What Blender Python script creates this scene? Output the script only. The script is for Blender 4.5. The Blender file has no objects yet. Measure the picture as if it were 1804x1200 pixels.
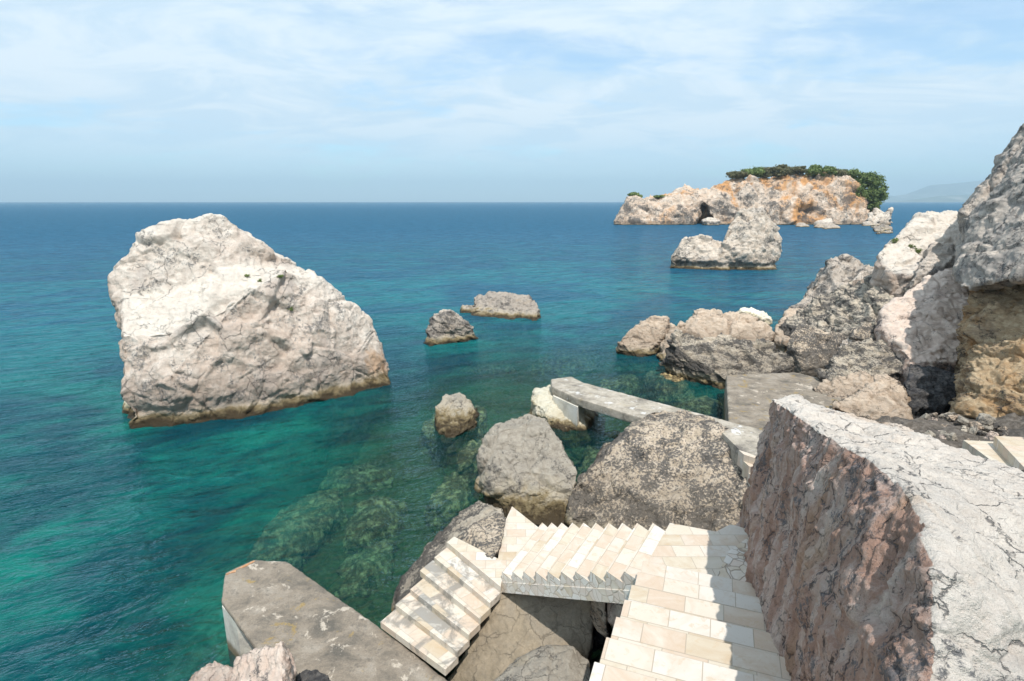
import bpy, bmesh, math, random
import numpy as np
from mathutils import Vector, Matrix, noise as mnoise
from math import radians, tan, atan, sin, cos, pi

S = bpy.context.scene
COL = S.collection
random.seed(7)
# ------------------------------------------------------------------ camera
H = 8.0                       # eye height above the water
FPX = 1000.0                  # focal length in photo pixels (1804 wide)
PITCH = atan(245.0 / FPX)
cd = bpy.data.cameras.new('camera')
cam = bpy.data.objects.new('camera', cd)
COL.objects.link(cam)
cam.location = (0, 0, H)
cam.rotation_euler = (pi / 2 - PITCH, 0, 0)
cd.sensor_width = 36.0
cd.lens = 36.0 * FPX / 1804.0
cd.clip_start = 0.05
cd.clip_end = 60000
S.camera = cam
# ------------------------------------------------------------------ light
SUN = Vector((0.11, -0.46, 0.86)).normalized()
sl = bpy.data.lights.new('sun', 'SUN')
sl.energy = 3.8
sl.angle = radians(0.5)
sl.color = (1.0, 0.945, 0.87)
so = bpy.data.objects.new('sun', sl)
COL.objects.link(so)
so.location = (0, 0, 60)
so.rotation_euler = SUN.to_track_quat('Z', 'Y').to_euler()
S.view_settings.view_transform = 'Standard'
S.view_settings.look = 'None'
S.view_settings.gamma = 1.0
S.view_settings.exposure = 0.3
S.cycles.max_bounces = 6
S.cycles.diffuse_bounces = 3
S.cycles.glossy_bounces = 2
S.cycles.transmission_bounces = 3
S.cycles.volume_bounces = 0
S.cycles.transparent_max_bounces = 12
S.cycles.caustics_reflective = False
S.cycles.caustics_refractive = False
S.cycles.sample_clamp_indirect = 4


# ------------------------------------------------------------------ node helpers
class NT:
    def __init__(s, tree):
        s.t = tree
        s.t.nodes.clear()

    def n(s, typ, props=None, ins=None):
        nd = s.t.nodes.new(typ)
        for k, v in (props or {}).items():
            setattr(nd, k, v)
        for k, v in (ins or {}).items():
            s.put(nd, k, v)
        return nd

    def put(s, nd, k, v):
        sock = nd.inputs[k]
        if isinstance(v, bpy.types.NodeSocket):
            s.t.links.new(v, sock)
        else:
            if isinstance(v, tuple) and len(v) == 3 and len(getattr(sock, 'default_value', ())) == 4:
                v = v + (1.0,)
            sock.default_value = v

    def math(s, op, a, b=0.0, c=0.0, clamp=False):
        nd = s.n('ShaderNodeMath', {'operation': op, 'use_clamp': clamp}, {0: a, 1: b, 2: c})
        return nd.outputs[0]

    def vmath(s, op, a, b=(0, 0, 0)):
        nd = s.n('ShaderNodeVectorMath', {'operation': op}, {0: a, 1: b})
        return nd.outputs['Value'] if op in ('DOT_PRODUCT', 'LENGTH', 'DISTANCE') else nd.outputs[0]

    def noise(s, vec, scale, detail=4, rough=0.55, dist=0.0, out='Fac'):
        nd = s.n('ShaderNodeTexNoise', None, {'Vector': vec, 'Scale': scale, 'Detail': detail, 'Roughness': rough, 'Distortion': dist})
        return nd.outputs[out]

    def step(s, v, lo, hi, a=0.0, b=1.0, smooth=True):
        nd = s.n('ShaderNodeMapRange', {'interpolation_type': 'SMOOTHSTEP' if smooth else 'LINEAR'},
                 {0: v, 1: lo, 2: hi, 3: a, 4: b})
        return nd.outputs[0]

    def mix(s, f, a, b, mode='MIX'):
        nd = s.t.nodes.new('ShaderNodeMix')
        nd.data_type = 'RGBA'
        nd.blend_type = mode
        nd.clamp_factor = True
        s.put(nd, 0, f)
        s.put(nd, 6, a)
        s.put(nd, 7, b)
        return nd.outputs[2]

    def ramp(s, f, stops):
        nd = s.n('ShaderNodeValToRGB', None, {0: f})
        e = nd.color_ramp.elements
        while len(e) < len(stops):
            e.new(0.5)
        for el, (p, c) in zip(e, stops):
            el.position = p
            el.color = tuple(c) + (1.0,) if len(c) == 3 else c
        return nd.outputs[0]


def new_mat(name):
    m = bpy.data.materials.new(name)
    m.use_nodes = True
    return m, NT(m.node_tree)


# ------------------------------------------------------------------ world: Nishita sky with a thin veil of cloud
w = bpy.data.worlds.new("World")
S.world = w
w.use_nodes = True
N = NT(w.node_tree)
sky = N.n('ShaderNodeTexSky', {'sky_type': 'NISHITA', 'sun_disc': False,
                               'sun_elevation': math.asin(SUN.z), 'sun_rotation': math.atan2(SUN.x, SUN.y),
                               'altitude': 0.0, 'air_density': 1.0, 'dust_density': 0.6, 'ozone_density': 1.6})
tc = N.n('ShaderNodeTexCoord')
d = tc.outputs['Generated']
sep = N.n('ShaderNodeSeparateXYZ', None, {0: d})
zc = N.math('MAXIMUM', sep.outputs[2], 0.0)
den = N.math('ADD', zc, 0.16)
px = N.math('DIVIDE', sep.outputs[0], den)
py = N.math('DIVIDE', sep.outputs[1], den)
pv = N.n('ShaderNodeCombineXYZ', None, {0: px, 1: py, 2: 0.0}).outputs[0]
mp = N.n('ShaderNodeMapping', None, {'Vector': pv, 'Location': (4.1, 2.3, 0.0), 'Rotation': (0, 0, radians(-18)), 'Scale': (0.78, 1.05, 1)}).outputs[0]
c1 = N.noise(mp, 0.95, 7, 0.52, 0.55)
c2 = N.noise(mp, 4.2, 7, 0.62, 0.5)
cc = N.math('ADD', N.math('MULTIPLY', c1, 0.72), N.math('MULTIPLY', c2, 0.28))
veil = N.step(cc, 0.36, 0.50, 0.45, 0.98)
lowf = N.step(zc, 0.0, 0.13, 0.62, 1.0)
veil = N.math('MULTIPLY', veil, lowf)
c3 = N.noise(mp, 1.9, 8, 0.6, 0.8)
cloudc = N.mix(N.step(c3, 0.40, 0.60), (5.0, 6.3, 7.4, 1), (6.3, 7.15, 7.8, 1))
cloudc = N.mix(N.step(zc, 0.0, 0.16, 1.0, 0.0), cloudc, (5.2, 6.7, 7.8, 1))
skc = N.mix(1.0, sky.outputs[0], (0.92, 1.27, 1.40, 1), 'MULTIPLY')
skmix = N.mix(veil, skc, cloudc)
bg = N.n('ShaderNodeBackground', None, {'Color': skmix, 'Strength': 0.115})
wo = N.n('ShaderNodeOutputWorld', None, {'Surface': bg.outputs[0]})

# ------------------------------------------------------------------ placing: photo pixel + known depth or height -> point in the world
CP, SP = cos(PITCH), sin(PITCH)


def _ray(u, v):
    a, b = u - 902.0, 600.0 - v
    return Vector((a, b * SP + FPX * CP, b * CP - FPX * SP))


def D(u, v, Y):
    r = _ray(u, v)
    return Vector((0, 0, H)) + r * (Y / r.y)


def Z(u, v, z):
    r = _ray(u, v)
    return Vector((0, 0, H)) + r * ((z - H) / r.z)


# ------------------------------------------------------------------ tagging
def tag(o, label=None, cat=None, group=None, kind=None):
    if label: o['label'] = label
    if cat: o['category'] = cat
    if group: o['group'] = group
    if kind: o['kind'] = kind
    return o


def link(name, me, mat=None, parent=None, loc=(0, 0, 0), rz=0.0):
    o = bpy.data.objects.new(name, me)
    COL.objects.link(o)
    o.location = loc
    o.rotation_euler = (0, 0, rz)
    if mat is not None:
        me.materials.append(mat)
    if parent is not None:
        o.parent = parent
    return o


def empty(name, loc, rz=0.0):
    o = bpy.data.objects.new(name, None)
    COL.objects.link(o)
    o.location = loc
    o.rotation_euler = (0, 0, rz)
    o.empty_display_size = 0.3
    return o


# ------------------------------------------------------------------ numpy noise
def _hash(ix, iy, iz, seed):
    h = (ix.astype(np.int64) * 374761393 + iy.astype(np.int64) * 668265263 + iz.astype(np.int64) * 2147483647 + seed * 974634777) & 0xFFFFFFFF
    h = ((h ^ (h >> 13)) * 1274126177) & 0xFFFFFFFF
    h = ((h ^ (h >> 16)) * 2246822519) & 0xFFFFFFFF
    return h ^ (h >> 15)


def vnoise(P, seed=0):
    I = np.floor(P).astype(np.int64)
    F = P - I
    F = F * F * F * (F * (F * 6 - 15) + 10)
    r = 0
    for dx in (0, 1):
        wx = F[:, 0] if dx else 1 - F[:, 0]
        for dy in (0, 1):
            wy = F[:, 1] if dy else 1 - F[:, 1]
            for dz in (0, 1):
                wz = F[:, 2] if dz else 1 - F[:, 2]
                h = _hash(I[:, 0] + dx, I[:, 1] + dy, I[:, 2] + dz, seed) / 4294967295.0
                r = r + wx * wy * wz * h
    return r * 2 - 1


def fbm(P, oct=4, seed=0, gain=0.5, ridged=False):
    a, s, t = 1.0, 0.0, 0.0
    Q = P.copy()
    for i in range(oct):
        n = vnoise(Q, seed + i * 17)
        if ridged:
            n = 1 - 2 * np.abs(n)
        s = s + a * n
        t += a
        a *= gain
        Q = Q * 2.03 + 11.3
    return s / t


def worley(P, seed=0):
    B = np.floor(P - 0.5).astype(np.int64)
    n = len(P)
    f1 = np.full(n, 1e9); f2 = np.full(n, 1e9)
    off = np.zeros((n, 3)); hid = np.zeros(n, np.int64)
    for dx in (0, 1):
        for dy in (0, 1):
            for dz in (0, 1):
                C = B + np.array([dx, dy, dz])
                h = _hash(C[:, 0], C[:, 1], C[:, 2], seed)
                J = np.stack([(h & 1023), ((h >> 10) & 1023), ((h >> 20) & 1023)], 1) / 1023.0
                d = P - (C + 0.12 + 0.76 * J)
                q = (d * d).sum(1)
                m = q < f1
                f2 = np.where(m, f1, np.minimum(f2, q))
                f1 = np.where(m, q, f1)
                off[m] = d[m]
                hid[m] = h[m]
    return np.sqrt(f1), np.sqrt(f2), off, hid


def facet(P, seed=0):
    f1, f2, off, hid = worley(P, seed)
    g = np.stack([(hid >> 3) & 255, (hid >> 11) & 255, (hid >> 19) & 255], 1) / 127.5 - 1
    k = ((hid >> 5) & 511) / 255.5 - 1
    e = np.clip((f2 - f1) / 0.2, 0, 1)
    e = e * e * (3 - 2 * e)
    val = ((off * g).sum(1) * 0.9 + 0.35 * k) * (0.06 + 0.94 * e)
    return val, f2 - f1


# ------------------------------------------------------------------ materials
def rock_mat(name, a, b, c, patch=(0.42, 0.36, 0.33), patch_amt=0.5, dark=(0.035, 0.034, 0.034), dark_amt=0.3, spots=0.0,
             stain=(0.55, 0.27, 0.09), stain_amt=0.0, sc=1.0, bump=0.5, crack=0.5, cut=None, cut2=None, water=True, top=0.25, strata=None, wl=1.0, net=False, side=None, fine=False, stain_at=None, ckt=0.46):
    m, n = new_mat(name)
    geo = n.n('ShaderNodeNewGeometry')
    pos = geo.outputs['Position']
    if strata:
        mpn = n.n('ShaderNodeMapping', None, {'Vector': pos, 'Rotation': strata[0], 'Scale': strata[1]})
        q = mpn.outputs[0]
    else:
        q = pos
    at = n.n('ShaderNodeAttribute', {'attribute_name': 'rk'})
    s3 = n.n('ShaderNodeSeparateXYZ', None, {0: at.outputs['Vector']})
    upz, cr, cutv = s3.outputs[0], s3.outputs[1], s3.outputs[2]
    n1 = n.noise(q, 0.7 * sc, 4, 0.6, 0.4)
    n2 = n.noise(q, 3.1 * sc, 10, 0.70, 0.05)
    n3 = n.noise(q, 14 * sc, 6, 0.7)
    n4 = n.noise(n.vmath('ADD', q, (31.3, 7.7, 3.1)), 1.3 * sc, 7, 0.66, 0.6)
    col = n.ramp(n2, [(0.28, a), (0.47, b), (0.62, c)])
    col = n.mix(n.step(n1, 0.5, 0.66, 0, patch_amt), col, patch)
    n5 = n.noise(q, 46 * sc, 4, 0.75)
    col = n.mix(n.step(n5, 0.34, 0.47, 0.42, 0), col, tuple(x * 0.35 for x in b))
    col = n.mix(n.step(n3, 0.55, 0.66, 0, 0.35), col, tuple(min(0.8, x * 1.12 + .02) for x in c))
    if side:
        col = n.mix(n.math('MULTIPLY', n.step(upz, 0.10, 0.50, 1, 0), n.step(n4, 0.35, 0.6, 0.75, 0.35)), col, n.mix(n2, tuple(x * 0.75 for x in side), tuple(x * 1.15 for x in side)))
    # bleached tops, lightened further in the colour for sunlit upward faces
    tp = n.math('MULTIPLY', n.step(upz, 0.25, 0.8), n.step(n4, 0.3, 0.6, 0.5, 1.0))
    col = n.mix(n.math('MULTIPLY', tp, top), col, tuple(min(0.84, x * 1.10 + 0.04) for x in c))
    if cut:
        cm = n.step(n.math('ADD', cutv, n.math('MULTIPLY', n.math('SUBTRACT', n4, 0.5), 0.6)), 0.50, 0.60)
        stn = n.n('ShaderNodeMapping', None, {'Vector': pos, 'Scale': (2.2, 2.2, 0.45)}).outputs[0]
        k1 = n.noise(stn, 1.6, 9, 0.72, 0.6)
        k2 = n.noise(stn, 7.0, 6, 0.75, 0.3)
        cc_ = n.ramp(k1, [(0.3, cut), (0.45, tuple(x * 1.35 for x in cut)), (0.56, cut2), (0.68, tuple(min(.7, x * 1.3) for x in cut2))])
        cc_ = n.mix(n.step(k2, 0.56, 0.64, 0, 0.8), cc_, (0.05, 0.045, 0.045))
        cc_ = n.mix(n.step(k2, 0.30, 0.40, 0.6, 0), cc_, (0.50, 0.40, 0.36))
        col = n.mix(cm, col, cc_)
    # iron stains, running down
    if stain_amt > 0:
        sv = n.n('ShaderNodeMapping', None, {'Vector': pos, 'Scale': (1, 1, 0.35)}).outputs[0]
        st = n.noise(n.vmath('ADD', sv, (5.1, 3.3, 9.2)), 0.55 * sc, 6, 0.62, 0.5)
        if stain_at:
            near_ = n.math('MAXIMUM', *[n.step(n.vmath('LENGTH', n.vmath('SUBTRACT', pos, tuple(p_))), 0.5, r_, 1, 0) for p_, r_ in stain_at])
            st = n.math('ADD', n.math('SUBTRACT', st, 0.2), n.math('MULTIPLY', near_, 0.27))
        col = n.mix(n.step(st, 0.60 - 0.12 * stain_amt, 0.72 - 0.1 * stain_amt, 0, min(1.0, 0.75 * stain_amt + 0.2)), col, stain)
    # lichen / weathering crust
    if dark_amt > 0:
        lw = (0.36, 0.50, 0.14) if fine else (0.50, 0.34, 0.16)
        lm = n.math('ADD', n.math('ADD', n.math('MULTIPLY', n4, lw[0]), n.math('MULTIPLY', n3, lw[1])), n.math('MULTIPLY', n5, lw[2]))
        lm = n.math('SUBTRACT', lm, n.math('MULTIPLY', n.step(upz, 0.55, 0.95), 0.05))
        th = 0.655 - 0.23 * dark_amt
        msk = n.step(lm, th - 0.012, th + 0.03)
        dk = n.mix(n3, dark, tuple(x * 2.6 for x in dark))
        col = n.mix(n.math('MULTIPLY', msk, 0.86), col, dk)
    if spots > 0:
        wps = n.vmath('ADD', q, n.vmath('MULTIPLY', n.noise(q, 5.0 * sc, 5, 0.65, 0, 'Color'), (0.20 / sc, 0.20 / sc, 0.20 / sc)))
        vo = n.n('ShaderNodeTexVoronoi', {'feature': 'F1'}, {'Vector': wps, 'Scale': 4.2 * sc})
        vd = n.n('ShaderNodeTexVoronoi', {'feature': 'DISTANCE_TO_EDGE'}, {'Vector': wps, 'Scale': 4.2 * sc})
        rr = n.n('ShaderNodeSeparateColor', None, {0: vo.outputs['Color']}).outputs[0]
        big_ = n.noise(n.vmath('ADD', pos, (1.7, 4.4, 8.8)), 0.75, 3, 0.5)
        sp = n.math('MULTIPLY', n.step(n.math('ADD', vd.outputs['Distance'], n.math('MULTIPLY', n.math('SUBTRACT', n3, 0.5), 0.5)), 0.10, 0.20),
                    n.step(n.math('ADD', n.math('MULTIPLY', rr, 0.5), n.math('MULTIPLY', big_, 1.6)), 1.28 - 0.28 * spots, 1.34 - 0.28 * spots))
        col = n.mix(sp, col, n.mix(n2, b, c))
    # cracks filled with dark lichen
    wp = n.vmath('ADD', q, n.vmath('MULTIPLY', n.noise(q, 1.7 * sc, 6, 0.6, 0, 'Color'), (0.6 / sc, 0.6 / sc, 0.6 / sc)))
    ve = n.n('ShaderNodeTexVoronoi', {'feature': 'DISTANCE_TO_EDGE'}, {'Vector': wp, 'Scale': 1.5 * sc})
    line = n.math('MULTIPLY', n.step(ve.outputs['Distance'], 0.0, 0.022, 1, 0), n.step(n1, ckt, ckt + 0.12))
    wp2 = n.vmath('ADD', q, n.vmath('MULTIPLY', n.noise(q, 5.0 * sc, 5, 0.65, 0, 'Color'), (0.20 / sc, 0.20 / sc, 0.20 / sc)))
    ve2 = n.n('ShaderNodeTexVoronoi', {'feature': 'DISTANCE_TO_EDGE'}, {'Vector': wp2, 'Scale': 4.2 * sc})
    line2 = n.math('MULTIPLY', n.step(ve2.outputs['Distance'], 0.0, 0.13 if net else 0.04, 1, 0), n.step(n4, 0.2, 0.4) if net else n.step(n4, 0.50, 0.62))
    ln = n.math('MAXIMUM', line, n.math('MULTIPLY', line2, 0.95 if net else 0.55))
    ln = n.math('MAXIMUM', ln, n.math('MULTIPLY', n.math('MULTIPLY', n.step(cr, 0.0, 0.05, 1, 0), n.step(n2, 0.45, 0.58)), 0.45))
    col = n.mix(n.math('MULTIPLY', ln, crack), col, tuple(x * 1.3 for x in dark))
    rough = 0.9
    if water:
        sz = n.n('ShaderNodeSeparateXYZ', None, {0: pos}).outputs[2]
        zz = n.math('MULTIPLY', n.math('ADD', sz, n.math('MULTIPLY', n.math('SUBTRACT', n4, 0.5), 0.7 * wl)), 1.0 / wl)
        col = n.mix(n.step(zz, 0.9, 1.7, 0.35, 0), col, tuple(x * 0.5 for x in a))
        col = n.mix(n.step(zz, 0.26, 0.50, 0.5, 0), col, (0.50, 0.43, 0.31))
        col = n.mix(n.step(zz, 0.20, 0.34, 0.85, 0), col, (0.20, 0.15, 0.07))
        col = n.mix(n.step(zz, 0.08, 0.24, 1.0, 0), col, (0.055, 0.040, 0.022))
        alg = n.ramp(n2, [(0.35, (0.03, 0.035, 0.015)), (0.5, (0.10, 0.095, 0.035)), (0.65, (0.17, 0.16, 0.07))])
        col = n.mix(n.step(zz, -0.4, -0.05, 1, 0), col, alg)
        rough = n.step(sz, 0.02, 0.18, 0.35, 0.9)
    hgt = n.math('ADD', n.math('ADD', n.math('MULTIPLY', n2, 0.6), n.math('MULTIPLY', n3, 0.34)), n.math('MULTIPLY', n5, 0.15))
    hgt = n.math('SUBTRACT', hgt, n.math('MULTIPLY', ln, 0.25))
    bp = n.n('ShaderNodeBump', None, {'Strength': 0.95, 'Distance': 0.16 * bump / sc, 'Height': hgt})
    bs = n.n('ShaderNodeBsdfPrincipled', None, {'Base Color': col, 'Roughness': rough, 'Normal': bp.outputs[0], 'Specular IOR Level': 0.25})
    n.n('ShaderNodeOutputMaterial', None, {0: bs.outputs[0]})
    return m


M = {}
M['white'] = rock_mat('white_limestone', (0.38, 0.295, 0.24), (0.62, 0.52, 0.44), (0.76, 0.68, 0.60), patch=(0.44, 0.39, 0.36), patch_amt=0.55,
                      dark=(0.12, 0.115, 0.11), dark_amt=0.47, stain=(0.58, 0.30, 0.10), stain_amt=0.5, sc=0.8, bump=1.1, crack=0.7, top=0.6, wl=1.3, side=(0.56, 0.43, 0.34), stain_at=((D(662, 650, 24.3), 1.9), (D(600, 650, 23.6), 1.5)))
M['block'] = rock_mat('bleached_block', (0.40, 0.31, 0.25), (0.62, 0.54, 0.47), (0.74, 0.67, 0.60), patch=(0.40, 0.37, 0.35), patch_amt=0.6,
                      dark=(0.08, 0.08, 0.085), dark_amt=0.5, stain=(0.55, 0.36, 0.22), stain_amt=0.3, sc=1.7, bump=1.2, ckt=0.38, crack=0.75, strata=((0, 0, radians(35)), (0.8, 1.2, 1.0)),
                      cut=(0.34, 0.215, 0.165), cut2=(0.58, 0.44, 0.375), water=False, top=0.6)
M['grey'] = rock_mat('grey_limestone', (0.19, 0.165, 0.135), (0.36, 0.32, 0.265), (0.52, 0.47, 0.39), patch=(0.29, 0.265, 0.235), patch_amt=0.5,
                     dark=(0.05, 0.05, 0.05), dark_amt=0.55, stain=(0.34, 0.24, 0.09), stain_amt=0.1, sc=2.0, bump=0.9, crack=0.6, top=0.35, wl=2.0)
M['grey_far'] = rock_mat('grey_cream_limestone', (0.20, 0.175, 0.15), (0.36, 0.31, 0.26), (0.55, 0.48, 0.41), patch=(0.27, 0.25, 0.23), patch_amt=0.5,
                         dark=(0.05, 0.05, 0.05), dark_amt=0.74, stain=(0.45, 0.28, 0.12), stain_amt=0.1, sc=1.3, bump=1.0, crack=0.7, top=0.5)
M['speckled'] = rock_mat('black_lichen_limestone', (0.32, 0.26, 0.19), (0.50, 0.41, 0.31), (0.64, 0.54, 0.43), patch=(0.40, 0.30, 0.20), patch_amt=0.3,
                         dark=(0.035, 0.036, 0.038), dark_amt=0.93, fine=True, sc=1.15, bump=0.9, crack=1.0, top=0.1)
M['dark'] = rock_mat('dark_lichen_rock', (0.16, 0.13, 0.10), (0.36, 0.30, 0.23), (0.62, 0.54, 0.43), patch=(0.13, 0.12, 0.12), patch_amt=0.6,
                     dark=(0.03, 0.03, 0.032), dark_amt=0.93, sc=1.5, bump=1.2, crack=0.9, top=0.6, strata=((0.3, 0.5, 0.4), (0.7, 0.7, 2.0)))
M['black'] = rock_mat('black_rock', (0.028, 0.028, 0.030), (0.05, 0.05, 0.053), (0.16, 0.15, 0.14), patch=(0.05, 0.05, 0.06), patch_amt=0.6,
                      dark=(0.016, 0.016, 0.018), dark_amt=0.4, spots=0.45, sc=2.5, bump=0.8, crack=0.5, top=0.05)
M['brown'] = rock_mat('brown_bedded_rock', (0.23, 0.16, 0.105), (0.40, 0.295, 0.21), (0.60, 0.495, 0.39), patch=(0.38, 0.265, 0.195), patch_amt=0.5,
                      dark=(0.045, 0.043, 0.04), dark_amt=0.62, sc=1.5, bump=1.1, crack=0.7, top=0.6, strata=((0.2, 0.1, 0.3), (0.6, 0.6, 2.0)))
M['pink'] = rock_mat('pink_limestone', (0.33, 0.225, 0.175), (0.50, 0.375, 0.305), (0.68, 0.575, 0.49), patch=(0.38, 0.27, 0.235), patch_amt=0.6,
                     dark=(0.06, 0.055, 0.055), dark_amt=0.55, sc=1.3, bump=0.8, crack=0.55, top=0.6)
M['tan'] = rock_mat('tan_boulder', (0.20, 0.165, 0.12), (0.31, 0.255, 0.18), (0.42, 0.345, 0.25), patch=(0.26, 0.235, 0.20), patch_amt=0.6,
                    dark=(0.07, 0.068, 0.062), dark_amt=0.30, stain=(0.38, 0.23, 0.11), stain_amt=0.2, sc=1.6, bump=0.45, crack=0.25, top=0.25)
M['cream'] = rock_mat('cream_wave_worn_rock', (0.48, 0.40, 0.26), (0.66, 0.60, 0.45), (0.78, 0.74, 0.64), patch=(0.55, 0.45, 0.22), patch_amt=0.5,
                      dark=(0.2, 0.15, 0.08), dark_amt=0.08, sc=1.6, bump=0.7, crack=0.15, top=0.5)
M['cliff_grey'] = rock_mat('grey_cliff_rock', (0.22, 0.195, 0.175), (0.40, 0.36, 0.32), (0.64, 0.56, 0.48), patch=(0.24, 0.23, 0.225), patch_amt=0.6,
                           dark=(0.06, 0.058, 0.058), dark_amt=0.52, stain=(0.35, 0.2, 0.12), stain_amt=0.05, sc=1.1, bump=1.0, crack=0.6, water=False, top=0.3)
M['cliff_brown'] = rock_mat('ochre_cliff_rock', (0.20, 0.135, 0.08), (0.40, 0.285, 0.17), (0.56, 0.44, 0.29), patch=(0.22, 0.16, 0.12), patch_amt=0.5,
                            dark=(0.04, 0.036, 0.034), dark_amt=0.48, stain=(0.40, 0.20, 0.06), stain_amt=0.4, sc=1.4, bump=1.2, crack=0.8, water=False, top=0.1,
                            strata=((0.15, 0.2, 0.0), (0.8, 0.8, 1.7)))
M['island'] = rock_mat('orange_cream_cliff', (0.30, 0.20, 0.13), (0.56, 0.42, 0.31), (0.70, 0.60, 0.50), patch=(0.50, 0.44, 0.38), patch_amt=0.5,
                       dark=(0.07, 0.065, 0.06), dark_amt=0.66, stain=(0.60, 0.31, 0.12), stain_amt=0.95, sc=0.16, bump=1.0, crack=0.75, top=0.3, water=True)
M['sea_rock'] = rock_mat('mid_sea_rock', (0.24, 0.19, 0.145), (0.46, 0.385, 0.31), (0.68, 0.60, 0.51), patch=(0.36, 0.35, 0.34), patch_amt=0.5,
                         dark=(0.06, 0.06, 0.06), dark_amt=0.52, stain=(0.46, 0.27, 0.12), stain_amt=0.3, sc=0.5, bump=1.0, crack=0.7, top=0.5)


def concrete_mat(name, base, light, dark, amt=0.5, lich=0.3):
    m, n = new_mat(name)
    pos = n.n('ShaderNodeNewGeometry').outputs['Position']
    n1 = n.noise(pos, 1.5, 7, 0.7, 0.3)
    n2 = n.noise(pos, 5.5, 9, 0.75, 0.1)
    n3 = n.noise(pos, 40, 4, 0.7)
    n4 = n.noise(n.vmath('ADD', pos, (9.1, 2.2, 5.5)), 2.2, 9, 0.7, 0.4)
    col = n.ramp(n1, [(0.32, dark), (0.5, base), (0.66, light)])
    col = n.mix(n.step(n2, 0.52, 0.64, 0, amt), col, dark)
    col = n.mix(n.step(n4, 0.58, 0.63, 0, 0.75), col, tuple(min(.7, x * 1.7) for x in light))
    col = n.mix(n.step(n4, 0.36, 0.42, lich, 0), col, (0.33, 0.24, 0.10))
    col = n.mix(0.35, col, n.ramp(n3, [(0.3, (0.08, 0.08, 0.08)), (0.6, (0.5, 0.48, 0.44))]), 'OVERLAY')
    sz = n.n('ShaderNodeSeparateXYZ', None, {0: pos}).outputs[2]
    col = n.mix(n.step(n.math('ADD', sz, n.math('MULTIPLY', n2, 0.25)), 0.22, 0.42, 0.9, 0), col, (0.16, 0.12, 0.06))
    bp = n.n('ShaderNodeBump', None, {'Strength': 0.7, 'Distance': 0.03, 'Height': n.math('ADD', n2, n.math('MULTIPLY', n3, 0.3))})
    bs = n.n('ShaderNodeBsdfPrincipled', None, {'Base Color': col, 'Roughness': 0.88, 'Normal': bp.outputs[0], 'Specular IOR Level': 0.3})
    n.n('ShaderNodeOutputMaterial', None, {0: bs.outputs[0]})
    return m


M['concrete'] = concrete_mat('weathered_concrete', (0.27, 0.23, 0.185), (0.36, 0.32, 0.27), (0.125, 0.115, 0.10), 0.6, 0.8)
M['concrete_pale'] = concrete_mat('pale_concrete', (0.42, 0.38, 0.32), (0.56, 0.51, 0.44), (0.17, 0.155, 0.14), 0.6, 0.25)
M['concrete_wash'] = concrete_mat('limewashed_concrete', (0.66, 0.64, 0.58), (0.74, 0.72, 0.68), (0.48, 0.46, 0.42), 0.3, 0.1)


def tile_mat(name, grime=0.0):
    m, n = new_mat(name)
    tcn = n.n('ShaderNodeTexCoord').outputs['Object']
    oi = n.n('ShaderNodeObjectInfo').outputs['Random']
    pos = n.n('ShaderNodeNewGeometry').outputs['Position']
    off = n.n('ShaderNodeCombineXYZ', None, {0: n.math('MULTIPLY', oi, 3.7), 1: 0.0, 2: 0.0}).outputs[0]
    v = n.vmath('ADD', tcn, off)
    br = n.n('ShaderNodeTexBrick', {'offset': 0.5}, {'Vector': v, 'Color1': (0, 0, 0, 1), 'Color2': (1, 1, 1, 1), 'Mortar': (0.5, 0.5, 0.5, 1),
             'Scale': 1.0, 'Mortar Size': 0.004, 'Mortar Smooth': 0.2, 'Bias': 0.0, 'Brick Width': 0.37, 'Row Height': 0.245})
    rnd = n.n('ShaderNodeSeparateColor', None, {0: br.outputs['Color']}).outputs[0]
    n1 = n.noise(pos, 2.6, 7, 0.62, 0.9)
    n2 = n.noise(pos, 11, 7, 0.7, 0.5)
    t = n.math('ADD', n.math('MULTIPLY', rnd, 0.55), n.math('MULTIPLY', n1, 0.45))
    col = n.ramp(t, [(0.18, (0.48, 0.37, 0.25)), (0.32, (0.57, 0.51, 0.41)), (0.48, (0.62, 0.56, 0.48)), (0.60, (0.55, 0.44, 0.34)), (0.76, (0.63, 0.59, 0.53))])
    col = n.mix(n.step(n2, 0.54, 0.66, 0, 0.5), col, (0.52, 0.40, 0.27))
    col = n.mix(n.step(n2, 0.30, 0.40, 0.3, 0), col, (0.56, 0.54, 0.50))
    if grime > 0:
        g = n.noise(n.vmath('ADD', pos, (3, 8, 1)), 1.9, 8, 0.7, 0.6)
        g2 = n.math('ADD', g, n.math('MULTIPLY', n.math('SUBTRACT', rnd, 0.5), 0.12))
        col = n.mix(n.step(g2, 0.56 - 0.1 * grime, 0.66 - 0.08 * grime, 0, 0.75), col, (0.20, 0.19, 0.17))
    col = n.mix(n.math('MULTIPLY', br.outputs['Fac'], 0.75), col, (0.36, 0.30, 0.23))
    hg = n.math('SUBTRACT', n.math('MULTIPLY', n2, 0.25), br.outputs['Fac'])
    bp = n.n('ShaderNodeBump', None, {'Strength': 0.6, 'Distance': 0.006, 'Height': hg})
    bs = n.n('ShaderNodeBsdfPrincipled', None, {'Base Color': col, 'Roughness': 0.62, 'Normal': bp.outputs[0], 'Specular IOR Level': 0.35})
    n.n('ShaderNodeOutputMaterial', None, {0: bs.outputs[0]})
    return m


M['tile'] = tile_mat('travertine_tile')
M['tile_old'] = tile_mat('stained_travertine_tile', 0.55)


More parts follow.
